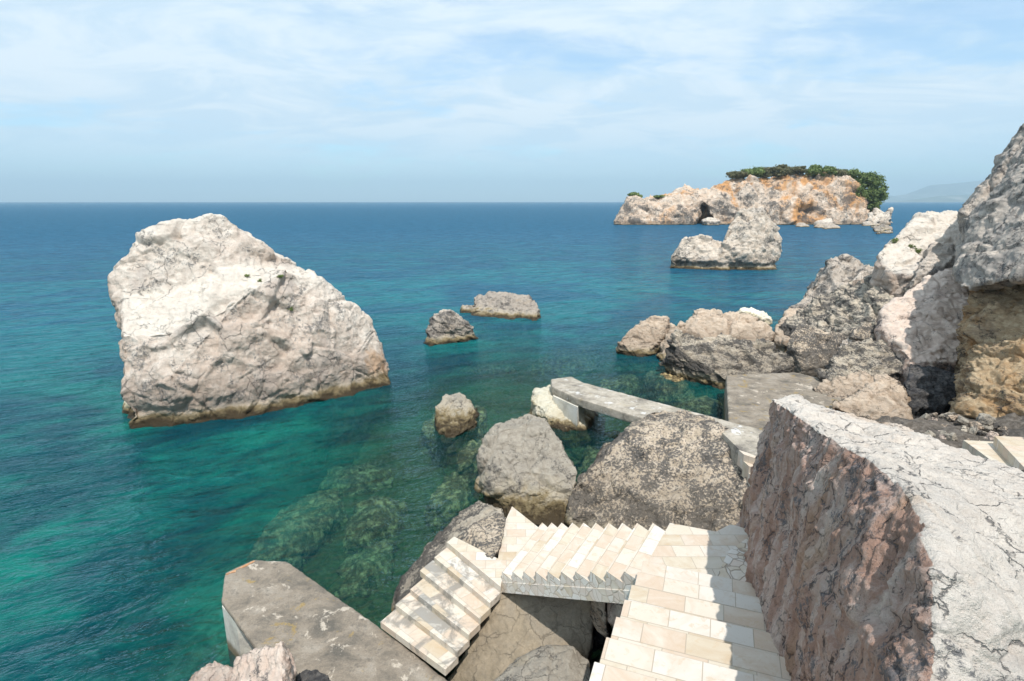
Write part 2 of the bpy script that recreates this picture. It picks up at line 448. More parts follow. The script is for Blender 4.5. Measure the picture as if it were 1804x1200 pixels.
def paving_mat(name, sc, line=(0.33, 0.27, 0.21), bright=1.0):
    m, n = new_mat(name)
    pos = n.n('ShaderNodeNewGeometry').outputs['Position']
    wv = n.vmath('ADD', pos, n.vmath('MULTIPLY', n.noise(pos, 3.0, 2, 0.5, 0, 'Color'), (0.12, 0.12, 0.12)))
    ve = n.n('ShaderNodeTexVoronoi', {'feature': 'DISTANCE_TO_EDGE'}, {'Vector': wv, 'Scale': sc})
    vf = n.n('ShaderNodeTexVoronoi', {'feature': 'F1'}, {'Vector': wv, 'Scale': sc})
    r = n.n('ShaderNodeSeparateColor', None, {0: vf.outputs['Color']}).outputs[0]
    n2 = n.noise(pos, 9, 7, 0.68, 0.5)
    t = n.math('ADD', n.math('MULTIPLY', r, 0.6), n.math('MULTIPLY', n2, 0.4))
    k = bright
    col = n.ramp(t, [(0.2, (0.58 * k, 0.49 * k, 0.37 * k)), (0.42, (0.70 * k, 0.66 * k, 0.60 * k)), (0.6, (0.64 * k, 0.55 * k, 0.47 * k)), (0.8, (0.70 * k, 0.67 * k, 0.62 * k))])
    ln = n.step(ve.outputs['Distance'], 0.018, 0.045, 1, 0)
    col = n.mix(n.math('MULTIPLY', ln, 0.8), col, line)
    bp = n.n('ShaderNodeBump', None, {'Strength': 0.7, 'Distance': 0.012, 'Height': n.math('SUBTRACT', n.math('MULTIPLY', n2, 0.3), ln)})
    bs = n.n('ShaderNodeBsdfPrincipled', None, {'Base Color': col, 'Roughness': 0.7, 'Normal': bp.outputs[0], 'Specular IOR Level': 0.3})
    n.n('ShaderNodeOutputMaterial', None, {0: bs.outputs[0]})
    return m


M['paving'] = paving_mat('crazy_paving', 6.5)
M['cladding'] = paving_mat('stone_cladding', 8.0, (0.50, 0.42, 0.33), 1.08)


# ------------------------------------------------------------------ rocks
def hull_mesh(groups):
    bm = bmesh.new()
    for pts in groups:
        vs = [bm.verts.new(p) for p in pts]
        r = bmesh.ops.convex_hull(bm, input=vs, use_existing_faces=False)
        junk = list({e for e in r['geom_interior'] + r['geom_unused'] if isinstance(e, bmesh.types.BMVert)})
        bmesh.ops.delete(bm, geom=junk, context='VERTS')
    bmesh.ops.recalc_face_normals(bm, faces=bm.faces[:])
    me = bpy.data.meshes.new('t')
    bm.to_mesh(me)
    bm.free()
    return me


def grow(pts, dy=2.0, sx=0.75, sz=0.8, floor=None, thr=99.0, dx=0.0):
    """front points -> the same with a back copy and feet"""
    pts = [Vector(p) for p in pts]
    c = sum(pts, Vector()) / len(pts)
    zmin = min(p.z for p in pts)
    dx = dx + c.x * dy / c.y
    back = [Vector((c.x + (p.x - c.x) * sx + dx, p.y + dy, zmin + (p.z - zmin) * sz)) for p in pts]
    out = pts + back
    if floor is not None:
        out += [Vector((p.x, p.y, floor)) for p in pts + back if p.z < thr]
    return out


def remesh(me, voxel, smooth, sub, coarse):
    o = bpy.data.objects.new('t', me)
    COL.objects.link(o)
    r = o.modifiers.new('r', 'REMESH'); r.mode = 'VOXEL'; r.voxel_size = voxel * coarse
    if smooth:
        s = o.modifiers.new('s', 'SMOOTH'); s.factor = 0.5; s.iterations = smooth
    if sub:
        u = o.modifiers.new('u', 'SUBSURF'); u.levels = sub; u.render_levels = sub
    dg = bpy.context.evaluated_depsgraph_get()
    ev = o.evaluated_get(dg)
    out = bpy.data.meshes.new_from_object(ev, depsgraph=dg)
    bpy.data.objects.remove(o)
    bpy.data.meshes.remove(me)
    return out


def rock(name, label, cat, groups, mat, vox=0.04, amp=1.0, seed=1, smooth=1, size=None, strata=None, group=None, cutdir=None,
         parent=None, rough=1.0, coarse=2, micro=1.0, facets=1.0, notch=False):
    me = remesh(hull_mesh(groups), vox, smooth, 2 if coarse == 4 else 1, coarse)
    nv = len(me.vertices)
    P = np.empty(nv * 3); me.vertices.foreach_get('co', P); P = P.reshape(-1, 3)
    Nn = np.empty(nv * 3); me.vertices.foreach_get('normal', Nn); Nn = Nn.reshape(-1, 3)
    ext = P.max(0) - P.min(0)
    L = size or float(np.sort(ext)[1])
    Q = P.copy() + seed * 13.7
    if strata:
        ax = Vector(strata[0]).normalized(); ax = np.array(ax)
        Q = Q + np.outer(Q @ ax, ax) * (strata[1] - 1)
    wq = np.stack([fbm(Q / (0.5 * L), 3, seed + 5), fbm(Q / (0.5 * L) + 7, 3, seed + 6), fbm(Q / (0.5 * L) + 3, 3, seed + 9)], 1)
    Q = Q + wq * 0.07 * L
    d = 0.06 * L * fbm(Q / (0.55 * L), 4, seed)
    v1, e1 = facet(Q / (0.30 * L), seed + 1)
    v2, e2 = facet(Q / (0.12 * L), seed + 2)
    d += 0.095 * L * v1 * facets + 0.036 * L * v2 * facets
    s4 = max(0.045 * L, vox * 2.5)
    v3, e3 = facet(Q / s4, seed + 3)
    d += 0.30 * s4 * v3 * micro
    d += (0.012 * L * fbm(Q / (0.10 * L), 5, seed + 4, 0.62, True) + 0.006 * L * fbm(Q / (0.022 * L), 3, seed + 14, 0.6)) * rough * 1.35
    wq2 = fbm(Q / (0.25 * L), 3, seed + 8)
    cr = np.clip(np.minimum(e1 * 2.2, e2 + 0.03 + np.clip(wq2, 0, 1) * 0.3), 0, 1)
    d -= 0.012 * L * np.exp(-(e1 / 0.04) ** 2) * (wq2 > -0.1) + 0.004 * L * np.exp(-(e2 / 0.05) ** 2)
    d = (d - 0.018 * L) * amp
    P2 = P + Nn * d[:, None]
    if notch:   # wave-cut notch just above the water
        k = np.exp(-((P2[:, 2] - 0.45) / 0.35) ** 2) * 0.22 * notch
        P2[:, 0] -= Nn[:, 0] * k; P2[:, 1] -= Nn[:, 1] * k
    at = me.attributes.new('rk', 'FLOAT_VECTOR', 'POINT')
    cutv = (Nn @ np.array(Vector(cutdir).normalized())) if cutdir else np.zeros(nv)
    at.data.foreach_set('vector', np.stack([Nn[:, 2], cr, cutv], 1).astype(np.float32).ravel())
    lo = P2.min(0); hi = P2.max(0)
    org = np.array([(lo[0] + hi[0]) / 2, (lo[1] + hi[1]) / 2, max(lo[2], 0.0)])
    if parent is not None:
        org = np.array(parent.location)
    me.vertices.foreach_set('co', (P2 - org).astype(np.float32).ravel())
    me.polygons.foreach_set('use_smooth', np.ones(len(me.polygons), bool))
    me.update()
    me.name = name
    me.materials.clear()
    o = link(name, me, M[mat] if isinstance(mat, str) else mat, parent, Vector(org) if parent is None else (0, 0, 0))
    if parent is None:
        tag(o, label, cat, group)
    return o


# --- the big white rock in the water
big1 = [Z(222, 760, 0), Z(300, 757, 0), Z(480, 727, 0), Z(600, 703, 0), Z(697, 680, 0), D(211, 690, 19.3), D(206, 615, 19.9), D(212, 590, 20.1),
        D(292, 577, 20.1), D(370, 545, 21.0), D(430, 518, 21.6), D(505, 470, 23.2), D(570, 488, 24.6), D(610, 520, 25.2), D(655, 558, 25.3), D(686, 603, 25.2), D(700, 645, 24.7),
        D(222, 505, 22.6), D(420, 462, 24.0), D(545, 470, 25.5), D(300, 660, 19.3)]
big2 = [D(199, 480, 22.8), D(206, 555, 21.9), D(238, 427, 23.2), D(270, 403, 23.7), D(300, 397, 24.0), D(345, 386, 24.3), D(374, 375, 24.4), D(396, 377, 24.5), D(418, 392, 24.5), D(470, 430, 24.8),
        D(530, 474, 25.6), D(560, 488, 26.0), D(215, 560, 21.6), D(330, 520, 22.3), D(430, 480, 23.6)]
rock('sea_rock', 'huge pinkish-white sea rock, steep flat face with orange stains near its right end', 'rock',
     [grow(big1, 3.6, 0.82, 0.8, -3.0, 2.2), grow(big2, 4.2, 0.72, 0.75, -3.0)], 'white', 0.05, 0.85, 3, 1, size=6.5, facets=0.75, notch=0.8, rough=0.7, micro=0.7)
rock('sea_rock', 'small yellow-brown stone awash at the left foot of the huge white rock', 'rock',
     [grow([Z(216, 728, 0), Z(232, 730, 0), D(222, 710, 20.6), D(230, 712, 20.6)], 0.8, 0.8, 0.8, -1.0)], 'cream', 0.03, 0.8, 9)
# --- rocks in the open water
rock('sea_rock', 'grey wedge-shaped rock with ribbed face and pale foot, left of the flat-topped rock', 'rock',
     [grow([Z(747, 605, 0), Z(757, 610, 0), Z(843, 597, 0), D(747, 580, 32.4), D(762, 556, 32.8), D(780, 543, 33), D(793, 544, 33), D(815, 558, 33), D(838, 582, 32.8)], 2.2, 0.7, 0.7, -1.5)],
     'grey_far', 0.04, 0.75, 5, strata=((0.4, 0.1, 1), 2.2), notch=0.5)
rock('sea_rock', 'long low flat-topped grey rock farther out in the water', 'rock',
     [grow([Z(826, 556, 0), Z(948, 567, 0), D(830, 531, 42.2), D(858, 519, 42.6), D(905, 519, 42.2), D(940, 524, 41), D(951, 540, 39.8), D(826, 545, 41)], 2.6, 0.8, 0.8, -1.5),
      grow([Z(813, 552, 0), Z(835, 556, 0), D(812, 540, 42), D(832, 541, 42)], 1.2, 0.8, 0.8, -1)], 'grey_far', 0.05, 0.8, 6, notch=0.6)
rock('sea_rock', 'small upright grey rock with mustard-brown wet foot, nearest one standing clear in the water', 'rock',
     [grow([D(769, 742, 19.3), D(767, 718, 19.6), D(786, 702, 19.9), D(806, 695, 20.0), D(826, 703, 20.0), D(838, 728, 19.7), D(800, 752, 19.0), D(825, 745, 19.1)], 0.9, 0.8, 0.8, 0.0),
      grow([Z(772, 752, 0.15), Z(785, 768, 0.1), Z(812, 765, .1), Z(842, 742, 0.15), Z(843, 728, .15), Z(768, 740, .1), Z(805, 745, 0.4)], 0.8, 1.0, 0.8, -1.4)], 'grey', 0.022, 0.8, 8)
rock('sea_rock', 'cream and mustard wave-worn rock carrying the tip of the far concrete jetty', 'rock',
     [grow([Z(938, 722, 0), Z(960, 745, 0.05), Z(990, 757, 0.05), Z(1030, 752, 0.1), D(934, 700, 20.2), D(968, 690, 20.7), D(1010, 706, 20.6), D(1046, 732, 19.8), D(980, 730, 19.8)], 1.3, 0.9, 0.8, -1.2),
      grow([Z(1000, 770, -.25), Z(1045, 765, -.2), Z(1065, 745, -.25), Z(1040, 735, 0.05)], 0.9, 0.9, 1, -1.5)], 'cream', 0.028, 0.8, 11)
rock('sea_rock', 'rounded rock with two summits alone in the water below the island, tall right one', 'rock',
     [grow([Z(1210, 466, 0), Z(1290, 477, 0), D(1182, 453, 70), D(1181, 447, 70), D(1195, 425, 71), D(1215, 413, 71.5), D(1240, 415, 71.5), D(1262, 422, 71.5), D(1285, 440, 71), D(1250, 462, 70)], 5, 0.8, 0.8, -1.0),
      grow([Z(1285, 474, 0), Z(1340, 477, 0), Z(1360, 468, 0), D(1268, 440, 69), D(1276, 405, 70.5), D(1300, 377, 71.5), D(1325, 361, 72), D(1345, 364, 72), D(1356, 385, 71.5), D(1378, 420, 70.5), D(1379, 445, 70), D(1372, 460, 69), D(1320, 450, 68)], 6, 0.75, 0.8, -1.0)],
     'sea_rock', 0.10, 1.0, 14, notch=2.5, size=6.5)
# --- boulders in the middle
rock('boulder', 'big plain grey boulder with rounded outline standing in the water left of the black-crusted boulder', 'boulder',
     [grow([D(838, 792, 14.2), D(848, 775, 14.5), D(893, 752, 14.9), D(930, 743, 15.1), D(975, 753, 14.9), D(1002, 795, 14.3), D(1021, 832, 13.8), D(1008, 875, 13.3), D(990, 905, 13.0), D(940, 900, 13.1),
            D(885, 880, 13.4), D(857, 845, 13.7), D(900, 840, 13.6)], 1.6, 0.8, 0.8, 0.3),
      grow([Z(852, 845, 0.1), Z(858, 880, 0.1), Z(890, 905, .1), Z(930, 922, .1), Z(1002, 935, .1), Z(1010, 890, .4), D(870, 855, 13.9), D(1000, 880, 13.4)], 1.2, 0.95, 0.8, -1.6)],
     'grey', 0.020, 0.62, 21, 1)
rock('boulder', 'large broad boulder crusted with black lichen and cream spots behind the stair', 'boulder',
     [grow([D(1000, 885, 13), D(1012, 852, 13.3), D(1058, 808, 13.9), D(1098, 770, 14.4), D(1145, 744, 14.9), D(1212, 743, 14.8), D(1288, 756, 14.2), D(1322, 784, 13.4), D(1335, 850, 12.4), D(1335, 930, 11.3),
            D(1200, 975, 11.3), D(1060, 965, 11.9), D(1005, 920, 12.6), D(1150, 860, 12.8)], 2.0, 0.8, 0.8, -0.8)],
     'speckled', 0.020, 0.62, 23, 1, size=2.6)
# --- right-hand shore
R = [
 ('rock', 'pink-brown upright rock at the water, leftmost of the shore rocks on the right', [Z(1086, 620, 0), Z(1132, 630, 0), Z(1158, 612, 0), D(1090, 603, 29.6), D(1118, 572, 30.5), D(1150, 556, 31), D(1178, 558, 31), D(1179, 574, 30.6), D(1162, 600, 29.8)], 1.8, 'brown', 0.03, .6, -1),
 ('rock', 'broad sloping brown rock slab behind the long cracked block', [D(1148, 622, 28.8), D(1160, 598, 29.6), D(1190, 568, 31), D(1235, 545, 32), D(1268, 549, 32), D(1300, 560, 31.5), D(1345, 560, 31), D(1361, 580, 30), D(1362, 602, 29), D(1250, 610, 28.4), D(1175, 640, 27.3)], 3, 'brown', 0.045, .7, -1),
 ('rock', 'pale yellow knobbly stone at the water edge behind the brown slab', [D(1296, 558, 33), D(1298, 544, 33.2), D(1312, 540, 33.4), D(1330, 545, 33.2), D(1356, 550, 33), D(1360, 562, 32.6)], 1.2, 'cream', 0.035, .9, 0),
 ('rock', 'long grey block with deep cracks lying along the water beside the concrete platform', [D(1172, 598, 26.2), D(1188, 588, 26.5), D(1235, 592, 26.4), D(1262, 600, 26.2), D(1330, 597, 26.2), D(1362, 605, 25.8), D(1402, 633, 24.8), D(1396, 648, 24.4), D(1330, 665, 23.7), D(1278, 668, 23.6), Z(1268, 682, 0), Z(1222, 664, 0), D(1180, 630, 25.6)], 1.4, 'dark', 0.03, .85, -1),
 ('rock', 'flat grey-brown ledge running to the water beside the dark bedded slope', [D(1362, 600, 29.2), D(1362, 585, 30), D(1385, 552, 33), D(1410, 543, 35), D(1440, 552, 33), D(1425, 580, 29.5), D(1385, 602, 28.4)], 2, 'brown', 0.05, .4, -1),
 ('rock', 'round speckled grey boulder at the inner end of the concrete platform', [D(1388, 612, 24.8), D(1390, 590, 25.2), D(1408, 572, 25.8), D(1440, 578, 25.8), D(1485, 590, 25.4), D(1492, 620, 24.8), D(1450, 650, 24.0), D(1412, 645, 24.1)], 1.6, 'speckled', 0.032, .7, -0.5),
 ('rock', 'tilted black and cream rock with pointed right end, above the split rock', [D(1440, 655, 22.2), D(1466, 628, 22.6), D(1482, 606, 23), D(1540, 598, 23), D(1602, 597, 22.8), D(1604, 615, 22.3), D(1590, 655, 21.3), D(1540, 670, 20.9), D(1455, 672, 21.2)], 1.8, 'dark', 0.028, .75, -0.5),
 ('rock', 'low brown-grey rock wedged under the tilted black and cream rock', [D(1432, 690, 20.4), D(1450, 668, 21), D(1520, 655, 21.2), D(1560, 668, 20.6), D(1520, 700, 19.6), D(1455, 705, 19.8)], 1.4, 'brown', 0.025, .8, 0),
 ('rock', 'gabled grey-brown rock just behind the top edge of the split block', [D(1462, 715, 18.3), D(1500, 692, 18.9), D(1568, 661, 19.6), D(1585, 672, 19.5), D(1602, 700, 18.8), D(1610, 750, 17.4), D(1540, 740, 17.5)], 1.2, 'brown', 0.024, .75, 0),
 ('rock', 'coal-black rock in the hollow under the cliff', [D(1588, 672, 20.3), D(1600, 642, 20.8), D(1655, 648, 20.8), D(1694, 668, 20.2), D(1690, 700, 19.3), D(1650, 718, 18.9), D(1605, 718, 18.9)], 1.5, 'black', 0.028, .8, 0),
 ('rock', 'massive smooth pink rock half in the shade of the cliff', [D(1548, 575, 23.5), D(1552, 553, 24), D(1592, 515, 25), D(1645, 478, 26), D(1680, 458, 26.5), D(1705, 470, 26.2), D(1716, 540, 23.8), D(1708, 610, 21.8), D(1690, 640, 21), D(1605, 638, 21), D(1604, 600, 22), D(1562, 592, 23)], 3, 'pink', 0.04, .55, 0),
 ('rock', 'bright white boulder with tiny plants on top of the shore pile', [D(1548, 450, 29.5), D(1556, 432, 30), D(1580, 412, 31), D(1612, 384, 32), D(1645, 366, 32.5), D(1680, 366, 32.4), D(1715, 392, 31.6), D(1712, 430, 30), D(1680, 462, 28.6), D(1610, 488, 27.8), D(1572, 480, 28.2), D(1552, 466, 29)], 4, 'white', 0.055, .6, 3),
 ('rock', 'dark grey wedge of rock leaning on the front of the white boulder', [D(1605, 492, 27.2), D(1618, 465, 27.6), D(1645, 426, 28.4), D(1680, 428, 28.3), D(1688, 445, 27.8), D(1660, 475, 27.1)], 1.5, 'cliff_grey', 0.04, .7, 2),
 ('rock', 'grey peaked rock rising from the water at the far end of the shore pile', [D(1393, 545, 37), D(1412, 520, 37.6), D(1440, 490, 38.4), D(1462, 456, 39), D(1482, 446, 39.3), D(1512, 450, 39), D(1533, 468, 38.4), D(1530, 495, 37.4), D(1480, 530, 36)], 4, 'grey_far', 0.06, .8, -1),
 ('rock', 'dark bedded rock slope running up from the water to the pink rock', [D(1372, 572, 30.5), D(1400, 552, 32.5), D(1440, 524, 33.5), D(1500, 495, 34), D(1545, 480, 33), D(1600, 492, 30), D(1640, 480, 28.5), D(1565, 548, 26.6), D(1556, 603, 24.6), D(1480, 603, 25.6), D(1430, 585, 27.6)], 2.5, 'dark', 0.05, .8, -1),
 ('rock', 'small stack of broken grey stone between peaked rock and white boulder', [D(1500, 500, 33), D(1512, 474, 33.6), D(1528, 463, 34), D(1550, 470, 33.6), D(1592, 490, 31.5), D(1560, 512, 31)], 1.5, 'grey_far', 0.045, .9, 1),
 ('rock', 'small pale pyramid stone lodged beside the peaked rock', [D(1502, 494, 32.4), D(1516, 478, 32.6), D(1524, 492, 32.3)], 0.6, 'white', 0.03, .6, 3),
 ('rock', 'small black-and-white rock at the foot of the pink rock', [D(1500, 598, 23.6), D(1504, 580, 24), D(1530, 568, 24.4), D(1552, 575, 24.2), D(1560, 596, 23.6)], 1.0, 'speckled', 0.026, .8, 0.5),
 ('rock', 'low pale stone between speckled boulder and tilted rock', [D(1478, 614, 23.5), D(1482, 600, 23.8), D(1512, 592, 23.9), D(1530, 600, 23.6), D(1500, 620, 23.1)], 0.8, 'grey_far', 0.025, .8, 0.5),
]
for i, (nm, lb, pts, dy, mt, vx, am, fl) in enumerate(R):
    rock(nm, lb, 'rock', [grow(pts, dy * 0.55, 0.82, 0.75, fl)], mt, vx, am * 1.15, 31 + i * 3,
         strata=(((0.5, -0.2, 0.85), 2.4) if mt in ('dark', 'brown') else None))
# --- cliff on the right
cl = empty('cliff', (13.5, 16, 0))
tag(cl, 'towering grey cliff at the right edge with ochre layered rock under its overhang', 'cliff')
c_top = [D(1692, 372, 27), D(1712, 345, 27.3), D(1738, 305, 27.6), D(1760, 285, 27.8), D(1775, 258, 28), D(1806, 213, 28), D(1880, 120, 28), D(2050, -80, 28), D(2200, -60, 26), D(1700, 400, 26.5), D(1850, 400, 24)]
c_mid = [D(1680, 462, 21.6), D(1700, 425, 22.4), D(1722, 390, 23), D(1752, 340, 23.4), D(1800, 270, 23.5), D(1900, 150, 23), D(2150, -50, 22), D(1690, 505, 20.2), D(1725, 514, 19.2), D(1760, 502, 18.4), D(1810, 484, 17.2), D(2000, 442, 15), D(2300, 300, 14)]
rock('overhang', None, None, [grow(c_top, 5, 1.0, 1.0, 3.0), grow(c_mid, 4, 1.0, 1.0, None)], 'cliff_grey', 0.05, 0.75, 71, 1, size=6, parent=cl)
c_low = [D(1712, 500, 21.6), D(1702, 560, 20.6), D(1700, 640, 18.8), D(1704, 690, 17), D(1716, 735, 15.4), D(1804, 762, 14.2), D(1900, 790, 13), D(2100, 800, 12), D(2100, 420, 16.5), D(1790, 470, 20.5)]
c_l2 = [D(1690, 688, 16), D(1712, 660, 16.4), D(1790, 655, 15.4), D(1850, 660, 14.4), D(1730, 740, 14.9), D(1800, 762, 13.9), D(1880, 780, 13)]
rock('cliff_base', None, None, [grow(c_low, 4, 1.0, 1.0, -0.5), grow(c_l2, 3, 1.0, 1.0, 0)], 'cliff_brown', 0.04, 1.15, 75, 1, size=3.6, parent=cl,
     strata=((0.15, 0.2, 1), 1.7))
# --- the split block in the right foreground
tall = [Vector(p) for p in (D(1353, 697, 6.75), D(1385, 690, 6.9), D(1480, 782, 3.95), D(1532, 806, 3.5), D(1602, 864, 2.9), D(1636, 930, 2.55), D(1652, 1000, 2.3), D(1655, 1100, 2.1), D(1640, 1205, 1.95), D(1630, 1290, 1.8),
        D(1806, 838, 4.5), D(1950, 920, 3.9), D(2100, 1300, 2.2), D(1850, 1300, 1.9), D(1600, 748, 6.0), D(1470, 712, 6.7))]
base = [Vector((p[0], p[1], p[2])) for p in (Z(1336, 960, 2.6), Z(1334, 1010, 3.3), Z(1375, 1120, 3.9), Z(1432, 1205, 4.1))]
base2 = [Vector((p.x, p.y, 1.5)) for p in base] + [Vector((1.75, 1.7, 4.0)), Vector((1.75, 1.7, 1.5)), Vector((4.9, 1.6, 1.5)), Vector((5.3, 6.2, 1.5)), Vector((3.4, 8.2, 1.5)), Vector((3.3, 7.3, 3.5))]
rock('split_block', 'enormous split boulder beside the stair, reddish-brown broken face and bleached white top', 'boulder',
     [tall + base + base2], 'block', 0.0125, 0.62, 91, 1, facets=0.7, size=2.3, cutdir=(-0.97, 0.24, -0.1), rough=1.2)
# --- rocks around the lower stairs
rock('rock', 'long dark and cream rock between the water and the lowest stair flight', 'rock',
     [grow([Z(688, 1075, .25), Z(700, 1030, .5), Z(722, 1005, .55), Z(760, 962, .75), Z(800, 920, 0.95), Z(850, 885, 1.15), Z(888, 893, 1.45), Z(895, 925, 1.62), Z(800, 965, 1.45), Z(745, 1055, 1.1), Z(705, 1092, 0.8)], 0.3, 0.9, 0.9, -1.4)],
     'dark', 0.016, 0.5, 101, 1, size=1.5)
rock('rock', 'pale mottled rock hump beside the tiled corner of the lower landing', 'rock',
     [[Z(795, 955, 1.5), Z(830, 925, 1.78), Z(875, 905, 1.82), Z(893, 915, 1.8), Z(885, 960, 1.84), Z(868, 985, 1.76), Z(800, 965, 0.8), Z(880, 900, 0.8), Z(870, 990, 0.8)]], 'speckled', 0.012, 0.5, 103, 2, size=1.0)
rock('boulder', 'smooth tan boulder face sloping down under the bridge of stairs', 'boulder',
     [[Z(886, 1040, 1.50), Z(960, 985, 1.6), Z(1035, 1020, 1.75), Z(1046, 1085, 1.55), Z(1042, 1140, 1.25), Z(1030, 1200, 0.9), Z(960, 1260, .6), Z(830, 1255, .55), Z(786, 1200, .62), Z(835, 1120, 1.0),
       Z(886, 1040, -1), Z(1035, 1020, -1), Z(1040, 1180, -1), Z(960, 1270, -1), Z(790, 1210, -1)]], 'tan', 0.018, 0.35, 105, 1, size=2.2, facets=0.7)
rock('boulder', 'dark mottled rounded boulder at the bottom edge in front of the tan boulder', 'boulder',
     [[Z(862, 1205, 1.2), Z(905, 1165, 1.35), Z(955, 1140, 1.45), Z(1005, 1132, 1.5), Z(1038, 1160, 1.4), Z(1045, 1200, 1.35), Z(1010, 1300, 1.4), Z(880, 1290, 1.3), Z(860, 1210, -.5), Z(1045, 1200, -.5), Z(1000, 1330, -.5), Z(960, 1150, -.3)]],
     'grey', 0.016, 0.4, 107, 1, size=1.6)
rock('rock', 'narrow tan rock wedged in the gap beneath the bridge of stairs', 'rock',
     [[Z(1040, 1050, 2.0), Z(1066, 1045, 2.1), Z(1068, 1095, 1.9), Z(1072, 1125, 1.7), Z(1050, 1112, 1.6), Z(1038, 1085, 1.7), Z(1045, 1060, 0), Z(1075, 1130, 0), Z(1060, 1000, 0.5)]], 'brown', 0.014, 0.5, 109, 2, size=0.8)
rock('rock', 'pale rock with a pitted top between the wedged tan rock and the upper flight', 'rock',
     [[Z(1072, 1045, 2.35), Z(1112, 1040, 2.5), Z(1108, 1080, 2.35), Z(1088, 1105, 2.1), Z(1070, 1095, 2.0), Z(1072, 1050, 0.2), Z(1115, 1050, 0.2), Z(1090, 1130, 0.2)]], 'pink', 0.014, 0.5, 111, 2, size=0.8)
rock('rock', 'blue-black speckled rock face under the left side of the upper flight', 'rock',
     [[Z(1118, 1075, 2.75), Z(1100, 1105, 2.5), Z(1085, 1150, 2.5), Z(1062, 1200, 2.5), Z(1040, 1270, 2.6), Z(1140, 1060, 3.0), Z(1180, 1100, 3.1), Z(1160, 1250, 3.4), Z(1100, 1280, 3.5),
       Z(1120, 1075, .3), Z(1075, 1180, .3), Z(1050, 1260, .3), Z(1180, 1100, .3), Z(1150, 1290, .3)]], 'black', 0.016, 0.5, 113, 1, size=1.5)
rock('rock', 'added black stone standing in for the shade between tan boulder and speckled face', 'rock',
     [[Z(1030, 1090, 1.0), Z(1070, 1080, 1.1), Z(1075, 1130, 1.0), Z(1040, 1150, .8), Z(1030, 1095, -.5), Z(1075, 1085, -.5), Z(1075, 1140, -.5)]], 'black', 0.02, 0.6, 116, 1)  # added stone, coloured black to give the gap its shade
rock('rock', 'small dark stone deep in the black gap below the upper flight', 'rock',
     [[Z(1050, 1165, 1.0), Z(1075, 1155, 1.1), Z(1082, 1185, 1.0), Z(1048, 1200, .9), Z(1055, 1180, -.2), Z(1085, 1195, -.2), Z(1070, 1150, 0)]], 'grey', 0.015, 0.6, 115, 2)
rock('rock', 'pinkish-white ridged rock at the bottom edge overlapping the near jetty', 'rock',
     [[Z(400, 1205, 1.3), Z(425, 1158, 1.9), Z(455, 1138, 2.15), Z(497, 1128, 2.3), Z(512, 1150, 2.1), Z(522, 1205, 1.7), Z(500, 1290, 2.0), Z(380, 1290, 1.4), Z(400, 1205, -1), Z(520, 1205, -1), Z(500, 1300, -1), Z(370, 1300, -1)]], 'pink', 0.014, 0.65, 117, 2, size=1.2,
     strata=((0.8, 0.2, 0.3), 2))
rock('rock', 'low pink and grey rock in the bottom left corner by the water', 'rock',
     [[Z(326, 1210, .8), Z(345, 1180, 1.0), Z(378, 1160, 1.2), Z(408, 1172, 1.3), Z(425, 1200, 1.2), Z(400, 1290, 1.2), Z(310, 1290, .8), Z(326, 1210, -1), Z(415, 1190, -1), Z(300, 1300, -1), Z(400, 1300, -1)]], 'pink', 0.014, 0.65, 119, 2, size=1.1)
rock('rock', 'black rock at the bottom edge on the near jetty beside the ridged pinkish rock', 'rock',
     [[Z(520, 1190, 1.2), Z(545, 1176, 1.3), Z(575, 1185, 1.25), Z(590, 1210, 1.1), Z(570, 1290, 1.1), Z(520, 1290, 1.1), Z(520, 1200, .8), Z(585, 1215, .8)]], 'black', 0.014, 0.6, 121, 2)
rock('boulder', 'dark rock mass holding up the tiled corner landing', 'boulder',
     [[Vector((1.9, 6.1, 3.15)), Vector((3.3, 6.2, 3.2)), Vector((3.2, 8.0, 2.4)), Vector((2.35, 7.0, 2.6)), Vector((1.9, 5.2, 3.2)), Vector((3.2, 4.4, 3.3)), Vector((1.6, 5.5, -.5)), Vector((3.4, 4.2, -.5)), Vector((2.3, 7.6, -.5)), Vector((3.6, 8.3, -.5)), Vector((1.2, 3.4, 3.4)), Vector((1.2, 3.0, -.5)), Vector((2.6, 3.0, 3.4)), Vector((2.6, 3, -.5))]],
     'black', 0.03, 0.3, 123, 2)
